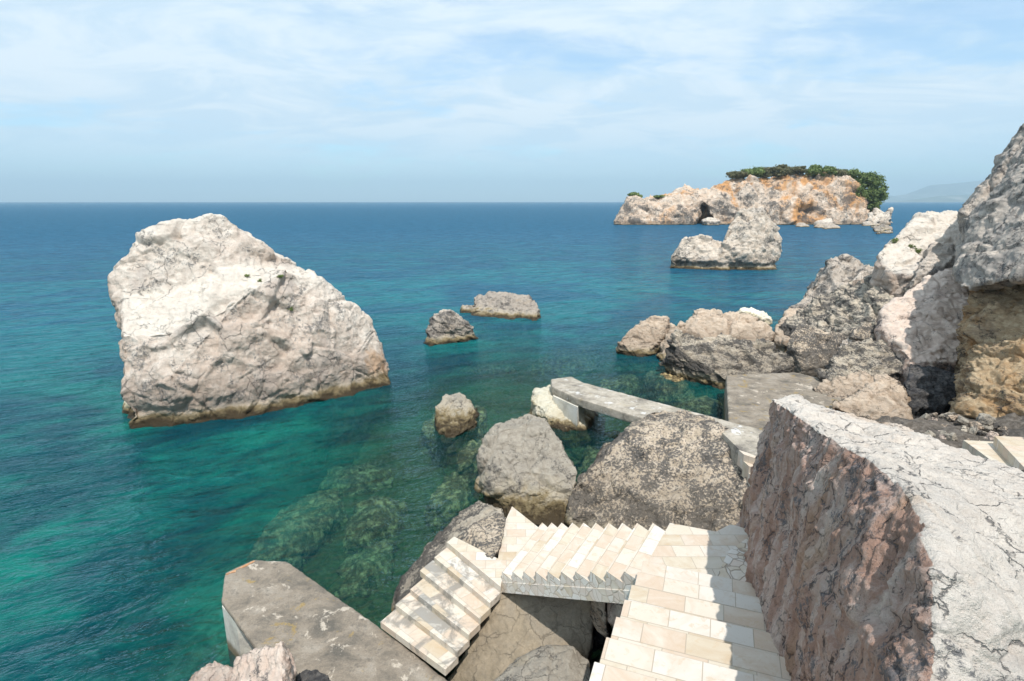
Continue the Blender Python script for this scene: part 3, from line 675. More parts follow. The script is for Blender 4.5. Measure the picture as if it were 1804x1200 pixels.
# boulders seen through the water
SUB = [
 ('long mossy sunken boulder just beyond the near jetty', [(430, 975, -.9), (470, 915, -.8), (540, 870, -.9), (600, 862, -1.0), (610, 890, -1.1), (540, 945, -.9), (480, 990, -1.0)], -4.5),
 ('sunken flat boulder beyond the mossy one, pale green in the water', [(560, 860, -1.6), (575, 830, -1.5), (640, 815, -1.3), (690, 820, -1.4), (690, 855, -1.6), (620, 880, -1.7)], -4.5),
 ('sunken brown boulder in the middle of the cove', [(605, 945, -1.2), (625, 890, -1.1), (680, 872, -1.0), (720, 890, -1.1), (700, 935, -1.3), (650, 965, -1.5)], -4.5),
 ('sunken boulder off the dark rock by the lowest flight', [(600, 1060, -1.5), (590, 1000, -1.4), (640, 960, -1.2), (700, 950, -1.3), (690, 1010, -1.5), (650, 1060, -1.8)], -4.5),
 ('sunken brown boulder left of the plain grey boulder', [(745, 900, -.9), (765, 855, -.7), (800, 832, -.6), (830, 845, -.7), (830, 885, -.9), (790, 910, -1.1)], -4),
 ('sunken rusty rock between upright grey rock and plain grey boulder', [(805, 818, -.4), (815, 790, -.3), (850, 772, -.35), (865, 785, -.4), (850, 815, -.6)], -3),
 ('sunken dark skirt of rock around the small upright grey rock', [(742, 745, -.5), (765, 728, -.4), (850, 712, -.4), (860, 725, -.5), (840, 770, -.6), (780, 790, -.7)], -3),
 ('brown mossy sunken rock beside the concrete platform', [(1135, 660, -.3), (1165, 648, -.1), (1205, 647, 0.08), (1222, 665, -.1), (1215, 688, -.4), (1165, 688, -.5)], -3),
 ('wide sunken reef out in the cove left of the shore rocks', [(925, 640, -.9), (960, 618, -.8), (1040, 608, -.8), (1060, 625, -.9), (1030, 648, -1.1), (960, 655, -1.2)], -4),
 ('sunken reef between the far jetty and the shore rocks', [(1050, 690, -.9), (1060, 668, -.8), (1110, 655, -.7), (1130, 672, -.8), (1110, 695, -1.1)], -4),
 ('green weedy sunken rock inside the corner of the platform', [(1180, 735, -.9), (1190, 700, -.6), (1240, 690, -.5), (1275, 705, -.6), (1270, 740, -1.0), (1220, 752, -1.1)], -3.5),
 ('green weedy sunken rock under the far jetty', [(1020, 820, -.8), (1035, 780, -.6), (1090, 760, -.6), (1110, 780, -.8), (1070, 825, -1.0)], -3.5),
 ('faint sunken reef between wedge-shaped rock and cream rock', [(800, 655, -1.5), (830, 642, -1.4), (900, 640, -1.4), (910, 655, -1.6), (850, 668, -1.8)], -5),
]
M['sunken'] = rock_mat('weedy_sunken_rock', (0.03, 0.025, 0.015), (0.14, 0.10, 0.05), (0.55, 0.43, 0.22), patch=(0.10, 0.07, 0.035), patch_amt=0.7, dark=(0.015, 0.015, 0.012),
                       dark_amt=0.6, sc=1.6, bump=1.4, crack=0.5, water=False, top=0.0)
for i, (lb, pts, fl) in enumerate(SUB):
    cq = sum([Z(*p) for p in pts], Vector()) / len(pts)
    rock('sunken_rock', lb, 'rock', [grow([Z(*p) for p in pts] + [Z(sum(p[0] for p in pts) / len(pts), sum(p[1] for p in pts) / len(pts), max(p[2] for p in pts) + .12)], 0.2, 0.9, 1.0, None) +
         [Vector((cq.x + (q.x - cq.x) * 1.35, cq.y + (q.y - cq.y) * 1.35, max(fl, -3.2))) for q in [Z(*p) for p in pts]]], 'sunken', 0.05, 0.9, 140 + i, 2)

# ------------------------------------------------------------------ island
isl = empty('island', (90, 215, 0))
tag(isl, 'rocky island with orange and cream cliffs on the horizon, green bushes along its top', 'island')
YI = 205
i_main = [
 [D(1150, 390, YI), D(1130, 352, YI + 8), D(1200, 335, YI + 12), D(1228, 331, YI + 14), D(1226, 391, YI), D(1240, 352, YI + 3), D(1180, 345, YI + 8)],
 [D(1262, 392, YI), D(1235, 338, YI + 10), D(1238, 350, YI + 5), D(1290, 315, YI + 14), D(1360, 306, YI + 16), D(1400, 300, YI + 15), D(1430, 300, YI + 15), D(1400, 398, YI - 1), D(1300, 394, YI), D(1420, 360, YI + 1)],
 [D(1380, 398, YI - 1), D(1400, 302, YI + 14), D(1440, 302, YI + 14), D(1490, 312, YI + 13), D(1520, 330, YI + 12), D(1530, 360, YI + 8), D(1540, 396, YI + 2), D(1500, 402, YI - 2), D(1460, 335, YI + 7), D(1450, 401, YI - 2)],
]
i_main.append([D(1215, 388, YI + 12), D(1275, 388, YI + 12), D(1230, 345, YI + 10), D(1270, 335, YI + 10)])
g = [grow(p, 30, 0.85, 0.85, -2, 2.5) for p in i_main]
rock('cliff_face', None, None, g, 'island', 0.42, 1.05, 201, 2, size=26, parent=isl, rough=1.6)
rock('west_point', None, None, [grow([D(1083, 387, YI), D(1090, 365, YI + 3), D(1105, 345, YI + 5), D(1120, 342, YI + 6), D(1150, 350, YI + 6), D(1180, 370, YI + 3), D(1205, 391, YI - 1), D(1120, 391, YI - 2)], 12, 0.8, 0.8, -2, 2)],
     'island', 0.35, 1.0, 203, 2, size=14, parent=isl)
rock('sea_rock', 'jagged pinkish rock with an undercut foot off the right end of the island', 'rock',
     [grow([D(1530, 400, YI - 8), D(1526, 388, YI - 6), D(1540, 365, YI), D(1562, 372, YI), D(1574, 363, YI), D(1577, 380, YI - 3), D(1576, 395, YI - 5)], 8, 0.8, 0.8, 0),
      grow([Z(1535, 413, 0), Z(1570, 414, 0), D(1525, 404, YI - 14), D(1530, 398, YI - 12), D(1575, 397, YI - 12), D(1577, 405, YI - 14)], 8, 0.9, 0.8, -2)], 'sea_rock', 0.3, 1.0, 205, 2, notch=6)
for k, (u0, u1, v0, v1, lb) in enumerate([(1440, 1472, 392, 404, 'low round rock at the foot of the island cliff below its orange streak'),
                                          (1402, 1422, 391, 400, 'small dark rock at the foot of the island cliff behind the twin-summit rock'),
                                          (1235, 1270, 386, 391, 'flat pale ledge in the water before the cave of the island')]):
    rock('shore_rock', lb, 'rock', [grow([Z(u0, v1, 0), Z(u1, v1, 0), D(u0 + 2, v0 + 2, YI - 6), D((u0 + u1) / 2, v0, YI - 5), D(u1 - 2, v0 + 3, YI - 6)], 5, 0.8, 0.8, -1)], 'sea_rock', 0.25, 0.8, 211 + k, 2)


def leaf_mat(name, a, b, c):
    m, n = new_mat(name)
    oi = n.n('ShaderNodeNewGeometry')
    pos = oi.outputs['Position']
    r = n.noise(pos, 0.35, 3, 0.6)
    r2 = oi.outputs['Random Per Island']
    t = n.math('ADD', n.math('MULTIPLY', r, 0.6), n.math('MULTIPLY', r2, 0.4))
    col = n.ramp(t, [(0.25, a), (0.5, b), (0.75, c)])
    bs = n.n('ShaderNodeBsdfPrincipled', None, {'Base Color': col, 'Roughness': 0.6, 'Specular IOR Level': 0.3})
    tr = n.n('ShaderNodeBsdfTranslucent', None, {'Color': col})
    mx = n.n('ShaderNodeMixShader', None, {0: 0.2, 1: bs.outputs[0], 2: tr.outputs[0]})
    n.n('ShaderNodeOutputMaterial', None, {0: mx.outputs[0]})
    return m


M['leaf'] = leaf_mat('bush_leaves', (0.07, 0.11, 0.03), (0.15, 0.21, 0.06), (0.25, 0.31, 0.11))
M['leaf_brown'] = leaf_mat('dry_bush_leaves', (0.08, 0.085, 0.04), (0.15, 0.145, 0.07), (0.24, 0.22, 0.12))
M['bark'] = leaf_mat('bark', (0.09, 0.07, 0.05), (0.12, 0.09, 0.07), (0.16, 0.13, 0.10))


def crown_mesh(rx, ry, rz, nleaf, leaf, seed):
    rng = np.random.default_rng(seed)
    nb = 16
    C = rng.normal(0, 1, (nb, 3)); C /= np.linalg.norm(C, axis=1)[:, None]
    C *= rng.uniform(0.3, 0.85, (nb, 1)); C[:, 2] = C[:, 2] * 0.75
    rad = rng.uniform(0.18, 0.42, nb)
    b = rng.integers(0, nb, nleaf)
    dd = rng.normal(0, 1, (nleaf, 3)); dd /= np.linalg.norm(dd, axis=1)[:, None]
    p = C[b] + dd * rad[b][:, None] * (rng.uniform(0.45, 1.0, (nleaf, 1)) + (rng.random((nleaf, 1)) > 0.85) * rng.uniform(0, 0.5, (nleaf, 1)))
    p *= np.array([rx, ry, rz]); p[:, 2] += rz * 0.8
    nrm = dd + rng.normal(0, 0.5, (nleaf, 3)); nrm /= np.linalg.norm(nrm, axis=1)[:, None]
    t = np.cross(nrm, rng.normal(0, 1, (nleaf, 3))); t /= np.linalg.norm(t, axis=1)[:, None]
    bt = np.cross(nrm, t)
    s = leaf * rng.uniform(0.6, 1.4, (nleaf, 1))
    V = np.stack([p + t * s, p + bt * s * 0.6 + nrm * s * 0.15, p - t * s, p - bt * s * 0.6 + nrm * s * 0.15], 1).reshape(-1, 3)
    me = bpy.data.meshes.new('crown')
    me.from_pydata(V.tolist(), [], [(4 * i, 4 * i + 1, 4 * i + 2, 4 * i + 3) for i in range(nleaf)])
    return me


def trunk_mesh(h, r, seed):
    rng = random.Random(seed)
    bm = bmesh.new()

    def limb(p, q, r0, r1, n=6):
        a = (q - p).normalized(); s = a.orthogonal().normalized(); t = a.cross(s)
        rings = []
        for P0, rr in ((p, r0), ((p + q) / 2 + s * r0 * 0.6, (r0 + r1) / 2), (q, r1)):
            rings.append([bm.verts.new(P0 + (s * cos(2 * pi * k / n) + t * sin(2 * pi * k / n)) * rr) for k in range(n)])
        for A, B in zip(rings, rings[1:]):
            for k in range(n):
                bm.faces.new((A[k], A[(k + 1) % n], B[(k + 1) % n], B[k]))
    limb(Vector((0, 0, -h * .5)), Vector((0, 0, h * .5)), r, r * .7)
    for k in range(5):
        an = k * 2.5 + rng.random()
        limb(Vector((0, 0, h * (.2 + .06 * k))), Vector((cos(an) * h * .5, sin(an) * h * .5, h * (.8 + .1 * rng.random()))), r * .5, r * .15)
    me = bpy.data.meshes.new('trunk')
    bm.to_mesh(me); bm.free()
    return me


BUSH = [  # u, v of the base, half width px, half height px, kind, label
 (1120, 344, 8, 5, 0, 'small green bush on the low west point of the island'),
 (1165, 348, 10, 2.5, 0, 'low strip of green scrub in the saddle of the island'),
 (1305, 309, 16, 7, 1, 'leftmost low bush of the row along the island top'),
 (1328, 307, 20, 9, 0, 'second bush of the island top row, dark and humped'),
 (1352, 306, 16, 8, 1, 'brownish bush between the two dark humps of the island top row'),
 (1380, 303, 20, 9, 1, 'wide olive-brown bush on the island top above the cave wall'),
 (1405, 301, 16, 8, 1, 'olive bush just left of the bright green crown on the island top'),
 (1443, 303, 20, 11, 0, 'bright green rounded bush, highest crown on the island top'),
 (1470, 308, 17, 10, 1, 'olive bush just right of the highest green crown'),
 (1490, 312, 17, 10, 0, 'green bush over the orange streak of the island cliff'),
 (1510, 318, 18, 11, 0, 'green bush where the island top begins to fall to the right'),
 (1530, 326, 18, 16, 0, 'tall dark tree crown on the right shoulder of the island'),
 (1545, 345, 17, 18, 0, 'outermost dark tree overhanging the right end of the island'),
 (1522, 348, 12, 14, 0, 'dark tree hanging down the right end of the island cliff'),
 (1535, 364, 12, 10, 0, 'lowest tree at the right end of the island above the jagged rock'),
 (1516, 362, 5, 3, 1, 'tiny bush on the cliff under the hanging tree'),
]
for i, (u, v, hw, hh, kd, lb) in enumerate(BUSH):
    Y = YI + (9 if u < 1200 else 15 if u < 1515 else 12)
    p = D(u, v, Y)
    k = Y / FPX * 1.03
    t = empty('bush' if i not in (11, 12, 13, 14) else 'tree', p - Vector((0, 0, hh * k * 0.9)))
    tag(t, lb, 'bush' if t.name.startswith('bush') else 'tree', 'bushes and trees growing on the island')
    link('crown', crown_mesh(hw * k * 1.5, max(hw * k, 3.0), hh * k * 1.35, int(1200 + 160 * hw), 0.36, i + 5), M['leaf' if kd == 0 else 'leaf_brown'], t)
    link('trunk', trunk_mesh(hh * k * 1.2, 0.22, i), M['bark'], t)

# ------------------------------------------------------------------ ground between the rocks, seabed, hills
def grid(name, xs, ys, f, mat, kind='structure'):
    X, Y = np.meshgrid(xs, ys)
    P = np.stack([X.ravel(), Y.ravel(), np.zeros(X.size)], 1)
    P[:, 2] = f(P)
    nx, ny = len(xs), len(ys)
    I = np.arange(nx * ny).reshape(ny, nx)
    F = np.stack([I[:-1, :-1], I[:-1, 1:], I[1:, 1:], I[1:, :-1]], -1).reshape(-1, 4)
    me = bpy.data.meshes.new(name)
    me.from_pydata(P.tolist(), [], F.tolist())
    me.polygons.foreach_set('use_smooth', np.ones(len(me.polygons), bool))
    at = me.attributes.new('rk', 'FLOAT_VECTOR', 'POINT')
    at.data.foreach_set('vector', np.tile(np.array([0.3, 1.0, 0.0], np.float32), len(P)))
    o = link(name, me, M[mat])
    tag(o, kind=kind)
    return o


def sstep(x, a, b):
    t = np.clip((x - a) / (b - a), 0, 1)
    return t * t * (3 - 2 * t)


M['rubble'] = rock_mat('rubble_ground', (0.07, 0.06, 0.05), (0.14, 0.12, 0.10), (0.24, 0.21, 0.18), patch=(0.10, 0.09, 0.085), patch_amt=0.6, dark=(0.03, 0.03, 0.03),
                       dark_amt=0.35, sc=2.5, bump=1.6, crack=0.6, top=0.1)


def ground_h(P):
    x, y = P[:, 0], P[:, 1]
    # shoreline x as a function of y
    sx = np.interp(y, [-6, 4, 6.5, 8, 9.5, 11, 12, 16, 22, 26, 32, 40, 60], [-5, -2.5, -1.6, -0.6, 0.9, 3.4, 5.6, 8.0, 10.5, 11.5, 14.5, 22, 42])
    h = -1.6 + 1.9 * sstep(x - sx, -0.5, 2.5) + 1.9 * sstep(x, 6.0, 9.5) * sstep(-y, -19, -14) + 2.5 * sstep(x - sx, 5, 12)
    h = h + 0.8 * sstep(x, 0.0, 1.0) * sstep(-y, -8.5, -7)
    n = fbm(P / 1.4, 4, 3) * 0.35 + facet(P / 0.5, 9)[0] * 0.22
    return h + n


grid('ground', np.linspace(-6.0, 34, 420), np.linspace(2.5, 48, 440), ground_h, 'rubble')
M['seabed'], n = new_mat('seabed')
pos = n.n('ShaderNodeNewGeometry').outputs['Position']
n1 = n.noise(pos, 0.28, 5, 0.6, 0.6)
n2 = n.noise(pos, 1.8, 6, 0.65, 0.3)
col = n.ramp(n.math('ADD', n.math('MULTIPLY', n1, 0.65), n.math('MULTIPLY', n2, 0.35)),
             [(0.36, (0.05, 0.055, 0.03)), (0.47, (0.16, 0.17, 0.10)), (0.56, (0.55, 0.55, 0.42)), (0.66, (0.68, 0.66, 0.54))])
bs = n.n('ShaderNodeBsdfPrincipled', None, {'Base Color': col, 'Roughness': 0.9})
n.n('ShaderNodeOutputMaterial', None, {0: bs.outputs[0]})


def sea_h(P):
    x, y = P[:, 0], P[:, 1]
    r = np.hypot(x - 3, y - 8)
    return -2.3 - 3.2 * sstep(r, 4, 26) - 14 * sstep(r, 26, 160) + 0.7 * fbm(P / 2.5, 4, 8) + 0.4 * facet(P / 1.3, 4)[0]


grid('seabed', np.concatenate([np.linspace(-9000, -60, 12), np.linspace(-50, 40, 260), np.linspace(60, 9000, 12)]),
     np.concatenate([np.linspace(-60, 0, 10), np.linspace(1, 70, 220), np.linspace(90, 9000, 12)]), sea_h, 'seabed')

M['hill'], n = new_mat('wooded_hill')
pos = n.n('ShaderNodeNewGeometry').outputs['Position']
n1 = n.noise(pos, 0.004, 6, 0.65)
bs = n.n('ShaderNodeBsdfPrincipled', None, {'Base Color': n.ramp(n1, [(0.4, (0.05, 0.075, 0.04)), (0.55, (0.10, 0.12, 0.07)), (0.68, (0.26, 0.25, 0.20))]), 'Roughness': 0.95})
n.n('ShaderNodeOutputMaterial', None, {0: bs.outputs[0]})


def ridge(name, Y, dist_pts, depth, seed, scale):
    us = np.array([p[0] for p in dist_pts]); vs = np.array([p[1] for p in dist_pts])
    def f(P):
        u = 902 + P[:, 0] / (Y * 0.97) * FPX
        top = (355 - np.interp(u, us, vs)) / FPX * Y * 1.03
        k = 1 - np.abs(P[:, 1] - (Y + depth / 2)) / (depth / 2)
        k = np.clip(k, 0, 1) ** 0.8
        q = P / scale
        return -8 + k * (top + 8) * (1 + 0.10 * fbm(q, 5, seed, 0.55, True)) 
    x0, x1 = (us[0] - 902) / FPX * Y * 0.97, (us[-1] - 902) / FPX * Y * 0.97
    o = grid(name, np.linspace(x0, x1, 240), np.linspace(Y, Y + depth, 40), f, 'hill')
    return o


ridge('hills', 9000, [(1480, 356), (1540, 350), (1590, 337), (1630, 345), (1670, 340), (1700, 327), (1730, 324), (1800, 318), (1900, 322), (2100, 345)], 1600, 3, 500)
ridge('hills', 6500, [(1600, 356), (1650, 352), (1700, 345), (1760, 342), (1900, 336), (2100, 350)], 900, 5, 300)

# ------------------------------------------------------------------ water
m, n = new_mat('sea_water')
M['water'] = m
geo = n.n('ShaderNodeNewGeometry')
pos = geo.outputs['Position']
sp = n.n('ShaderNodeSeparateXYZ', None, {0: pos})
dist = n.vmath('LENGTH', n.vmath('SUBTRACT', pos, (0.0, 0.0, 0.0)))

def wavevec(deg, sx, sy):
    t = radians(deg)
    al = n.vmath('DOT_PRODUCT', pos, (cos(t) * sx, sin(t) * sx, 0))
    ac = n.vmath('DOT_PRODUCT', pos, (-sin(t) * sy, cos(t) * sy, 0))
    return n.n('ShaderNodeCombineXYZ', None, {0: al, 1: ac, 2: 0.0}).outputs[0]


def ridged(v):
    return n.math('SUBTRACT', 1.0, n.math('ABSOLUTE', n.math('MULTIPLY', n.math('SUBTRACT', v, 0.5), 3.4)))


w1 = n.noise(wavevec(20, 0.45, 1.0), 0.75, 3, 0.5, 0.4)
w2r = n.noise(wavevec(28, 0.42, 1.0), 1.7, 4, 0.55, 0.6)
w2 = ridged(w2r)
w3 = ridged(n.noise(wavevec(8, 0.6, 1.0), 5.5, 3, 0.6, 0.4))
w4 = n.noise(wavevec(15, 0.35, 1.0), 0.13, 4, 0.6, 0.3)
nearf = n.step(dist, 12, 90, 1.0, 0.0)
hg = n.math('ADD', n.math('MULTIPLY', w1, 0.42), n.math('ADD', n.math('MULTIPLY', w2, 0.11), n.math('MULTIPLY', w3, n.math('MULTIPLY', nearf, 0.036))))
hg = n.math('ADD', hg, n.math('MULTIPLY', w4, n.step(dist, 30, 150, 0.0, 1.6)))
bp = n.n('ShaderNodeBump', None, {'Strength': 1.0, 'Distance': 1.0, 'Height': hg})
big = n.noise(n.n('ShaderNodeMapping', None, {'Vector': pos, 'Scale': (0.6, 1.0, 1)}).outputs[0], 0.11, 4, 0.55, 0.8)
big2 = n.noise(wavevec(35, 0.6, 1.0), 0.40, 5, 0.62, 0.9)
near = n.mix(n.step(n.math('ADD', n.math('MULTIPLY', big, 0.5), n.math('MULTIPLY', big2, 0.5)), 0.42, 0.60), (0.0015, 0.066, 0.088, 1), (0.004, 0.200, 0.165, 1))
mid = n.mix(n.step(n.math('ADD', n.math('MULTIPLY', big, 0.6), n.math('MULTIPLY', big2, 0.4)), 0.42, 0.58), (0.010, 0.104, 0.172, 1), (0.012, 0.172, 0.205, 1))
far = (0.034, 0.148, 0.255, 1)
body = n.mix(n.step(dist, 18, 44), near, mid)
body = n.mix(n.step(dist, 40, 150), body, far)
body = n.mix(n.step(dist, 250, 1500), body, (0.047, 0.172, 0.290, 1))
# sky reflections on the waves painted into body colour: bright crests, dark troughs
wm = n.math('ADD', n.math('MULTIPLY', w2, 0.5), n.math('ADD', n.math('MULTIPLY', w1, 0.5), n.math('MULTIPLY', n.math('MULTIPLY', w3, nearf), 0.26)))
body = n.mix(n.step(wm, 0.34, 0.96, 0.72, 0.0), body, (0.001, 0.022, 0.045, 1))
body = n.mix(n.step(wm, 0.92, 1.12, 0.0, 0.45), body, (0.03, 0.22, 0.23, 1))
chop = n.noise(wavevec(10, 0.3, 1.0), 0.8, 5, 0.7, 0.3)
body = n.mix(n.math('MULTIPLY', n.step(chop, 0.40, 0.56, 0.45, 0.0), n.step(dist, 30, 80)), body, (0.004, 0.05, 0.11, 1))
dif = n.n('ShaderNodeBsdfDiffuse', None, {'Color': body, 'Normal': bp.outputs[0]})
tra = n.n('ShaderNodeBsdfTransparent', None, {'Color': (0.84, 0.97, 0.94, 1)})
shore = n.step(n.vmath('LENGTH', n.vmath('MULTIPLY', n.vmath('SUBTRACT', pos, (2.5, 14.0, 0.0)), (1.0, 0.62, 0.0))), 5.5, 13.0, 0.86, 0.28)
shore = n.math('MULTIPLY', shore, n.step(dist, 30, 60, 1.0, 0.0))
shore = n.math('MULTIPLY', shore, n.step(wm, 0.3, 1.0, 0.80, 1.0))
bodyS = n.n('ShaderNodeMixShader', None, {0: shore, 1: dif.outputs[0], 2: tra.outputs[0]})
glo = n.n('ShaderNodeBsdfGlossy', {'distribution': 'GGX'}, {'Color': (0.85, 0.95, 1, 1), 'Roughness': 0.10, 'Normal': bp.outputs[0]})
fr = n.n('ShaderNodeFresnel', None, {'IOR': 1.33, 'Normal': bp.outputs[0]}).outputs[0]
frm = n.step(fr, 0.02, 0.5, 0.0, 0.34, False)
frm = n.math('MULTIPLY', frm, n.step(dist, 30, 200, 1.0, 0.5))
ws = n.n('ShaderNodeMixShader', None, {0: frm, 1: bodyS.outputs[0], 2: glo.outputs[0]})
va = n.n('ShaderNodeVolumeAbsorption', None, {'Color': (0.05, 0.76, 0.68, 1), 'Density': 0.19})
n.n('ShaderNodeOutputMaterial', None, {0: ws.outputs[0], 1: va.outputs[0]})


def box(name, lo, hi, mat, parent=None):
    bm = bmesh.new()
    bmesh.ops.create_cube(bm, size=1.0)
    for v in bm.verts:
        v.co = Vector([lo[i] + (v.co[i] + 0.5) * (hi[i] - lo[i]) for i in range(3)])
    me = bpy.data.meshes.new(name)
    bm.to_mesh(me); bm.free()
    return link(name, me, mat, parent)


wb = box('water', (-11000, -200, -40), (11000, 12000, 0), M['water'])
tag(wb, kind='structure')
m, n = new_mat('air_haze')
pv_ = n.n('ShaderNodeVolumePrincipled', None, {'Color': (0.60, 0.83, 1.0, 1), 'Density': 0.00017, 'Anisotropy': 0.0})
n.n('ShaderNodeOutputMaterial', None, {1: pv_.outputs[0]})
M['haze'] = m
hz = box('haze', (-11500, -300, -41), (11500, 12500, 420), m)
tag(hz, kind='stuff')


# ------------------------------------------------------------------ stairs and concrete
def prism(name, poly, z0, z1, mat, parent=None, bev=0.008, origin=None, side=None, rz=0.0):
    """a slab with the plan poly (world xy), z0..z1; coordinates local to origin and turned by rz"""
    if origin is None:
        origin = Vector((sum(p[0] for p in poly) / len(poly), sum(p[1] for p in poly) / len(poly), z1))
    R_ = Matrix.Rotation(-rz, 3, 'Z')
    bm = bmesh.new()
    loc = [R_ @ (Vector((p[0], p[1], 0)) - Vector((origin[0], origin[1], 0))) for p in poly]
    area = sum(loc[i].x * loc[(i + 1) % len(loc)].y - loc[(i + 1) % len(loc)].x * loc[i].y for i in range(len(loc)))
    if area < 0:
        loc.reverse()
    a = [bm.verts.new((p.x, p.y, z0 - origin[2])) for p in loc]
    b = [bm.verts.new((p.x, p.y, z1 - origin[2])) for p in loc]
    k = len(loc)
    bm.faces.new(b)
    bm.faces.new(a[::-1])
    for i in range(k):
        f = bm.faces.new((a[i], a[(i + 1) % k], b[(i + 1) % k], b[i]))
        if side: f.material_index = 1
    if bev:
        bmesh.ops.bevel(bm, geom=bm.edges[:], offset=bev, segments=2, affect='EDGES', profile=0.6)
    me = bpy.data.meshes.new(name)
    bm.to_mesh(me); bm.free()
    par = parent
    o = link(name, me, mat, None, origin, rz)
    if side: me.materials.append(side)
    if par is not None:
        o.parent = par
        o.matrix_parent_inverse = Matrix.Translation(-Vector(par.location))
    return o


st = empty('staircase', (1.6, 5.9, 3.5))
tag(st, 'cream travertine staircase turning at a landing and dropping to the near jetty', 'staircase')
# landing
ZL = 3.6
LA = Z(1132, 1006, ZL)       # front left corner, where the upper flight starts
LB = Z(1180, 921, ZL)
LC = Z(1262, 937, ZL)
LD = Z(1287, 923, ZL)
LE = Z(1345, 940, ZL)
LF = Z(1338, 1052, ZL)
lan = empty('landing', (0, 0, 0)); lan.parent = st; lan.matrix_parent_inverse = Matrix.Translation(-st.location)
up_dir = Vector((-0.34, -0.94, 0)).normalized()      # upper flight climbs this way (towards the camera)
wid_dir = Vector((0.94, -0.34, 0)).normalized()
A0 = Vector((LA.x, LA.y, 0))
lan_poly = [LA, LB, LC, LD, LE, (A0 + wid_dir * 1.75)]
ov = prism('slab', [(p[0], p[1]) for p in lan_poly], ZL - 0.28, ZL, M['tile'], lan, 0.006, side=M['cladding'])
# irregular paving on the right of the landing, 4 mm proud
pc = [Z(1335, 935, ZL), Z(1303, 958, ZL), Z(1283, 972, ZL), Z(1270, 1000, ZL), Z(1262, 1020, ZL), Z(1300, 1038, ZL), Z(1340, 1052, ZL), Z(1352, 945, ZL)]
prism('paving', [(p.x, p.y) for p in pc], ZL - 0.05, ZL + 0.005, M['paving'], lan, 0.0)
# upper flight
fl = empty('upper_flight', (0, 0, 0)); fl.parent = st; fl.matrix_parent_inverse = Matrix.Translation(-st.location)
RUN, RISE, WID = 0.445, 0.145, 1.62
rz = math.atan2(wid_dir.y, wid_dir.x)
for k in range(11):
    a = A0 + up_dir * (RUN * k) - wid_dir * (0.012 * k)
    zt = ZL + RISE * (k + 1)
    b_ = a + wid_dir * WID
    c_ = b_ + up_dir * (RUN + 0.03)
    d_ = a + up_dir * (RUN + 0.03)
    s = prism('step', [a, b_, c_, d_], zt - RISE - (0.30 if k > 0 else RISE * 0 - 0.004), zt, M['tile'], fl, 0.006, origin=Vector((a.x, a.y, zt)), rz=rz)
# bridge flight: from the landing down to the lower landing
NB = 11
ZB = ZL - 0.17 * NB
F0, F1 = Vector(LA), Z(884, 1022, ZB)
B0, B1 = Vector(LB), Z(955, 934, ZB)
bf = empty('bridge_flight', (0, 0, 0)); bf.parent = st; bf.matrix_parent_inverse = Matrix.Translation(-st.location)
for k in range(1, NB):
    t0, t1 = (k - 1) / (NB - 1), k / (NB - 1)
    f0 = F0.lerp(F1, t0); f1 = F0.lerp(F1, t1); b0 = B0.lerp(B1, t0); b1 = B0.lerp(B1, t1)
    zt = ZL - (ZL - ZB) * k / NB
    bw = (f0 - b0); brz = math.atan2(bw.y, bw.x)
    prism('step', [(f0.x, f0.y), (f1.x, f1.y), (b1.x, b1.y), (b0.x, b0.y)], zt - 0.27, zt, M['tile'], bf, 0.005,
          origin=Vector((b0.x, b0.y, zt)), rz=brz, side=M['cladding'])
# the stringer: straight sloping band along the front foot of the flight
bm = bmesh.new()
nrm = (B0 - F0); nrm.z = 0
outw = -nrm.normalized()
dirn = Vector((F1.x - F0.x, F1.y - F0.y, 0))
q = []
for (P0, zz) in ((F0, ZL - 0.17 - 0.06), (F1, ZB + 0.02)):
    for (o_, dz) in ((0.012, 0.0), (-1.25, 0.0), (-1.25, -0.20), (0.012, -0.20)):
        q.append(bm.verts.new(Vector((P0.x, P0.y, 0)) + outw * o_ + Vector((0, 0, zz + dz - 0.055))))
for f in ((0, 1, 2, 3), (7, 6, 5, 4), (0, 4, 5, 1), (1, 5, 6, 2), (2, 6, 7, 3), (3, 7, 4, 0)):
    bm.faces.new([q[i] for i in f])
bmesh.ops.recalc_face_normals(bm, faces=bm.faces[:])
me = bpy.data.meshes.new('stringer'); bm.to_mesh(me); bm.free()
so_ = link('stringer', me, M['cladding'], bf)
so_.matrix_parent_inverse = Matrix.Identity(4)
bf_fix = [so_]
# lower landing
lo = empty('lower_landing', (0, 0, 0)); lo.parent = st; lo.matrix_parent_inverse = Matrix.Translation(-st.location)
T0, T1 = Z(787, 955, ZB), Z(882, 1034, ZB)
prism('slab', [(p.x, p.y) for p in (F1, B1, Z(902, 892, ZB), Z(884, 930, ZB), Z(878, 985, ZB), T0 + (Z(800, 945, ZB) - T0), T0, T1)], ZB - 0.2, ZB, M['tile'], lo, 0.006)
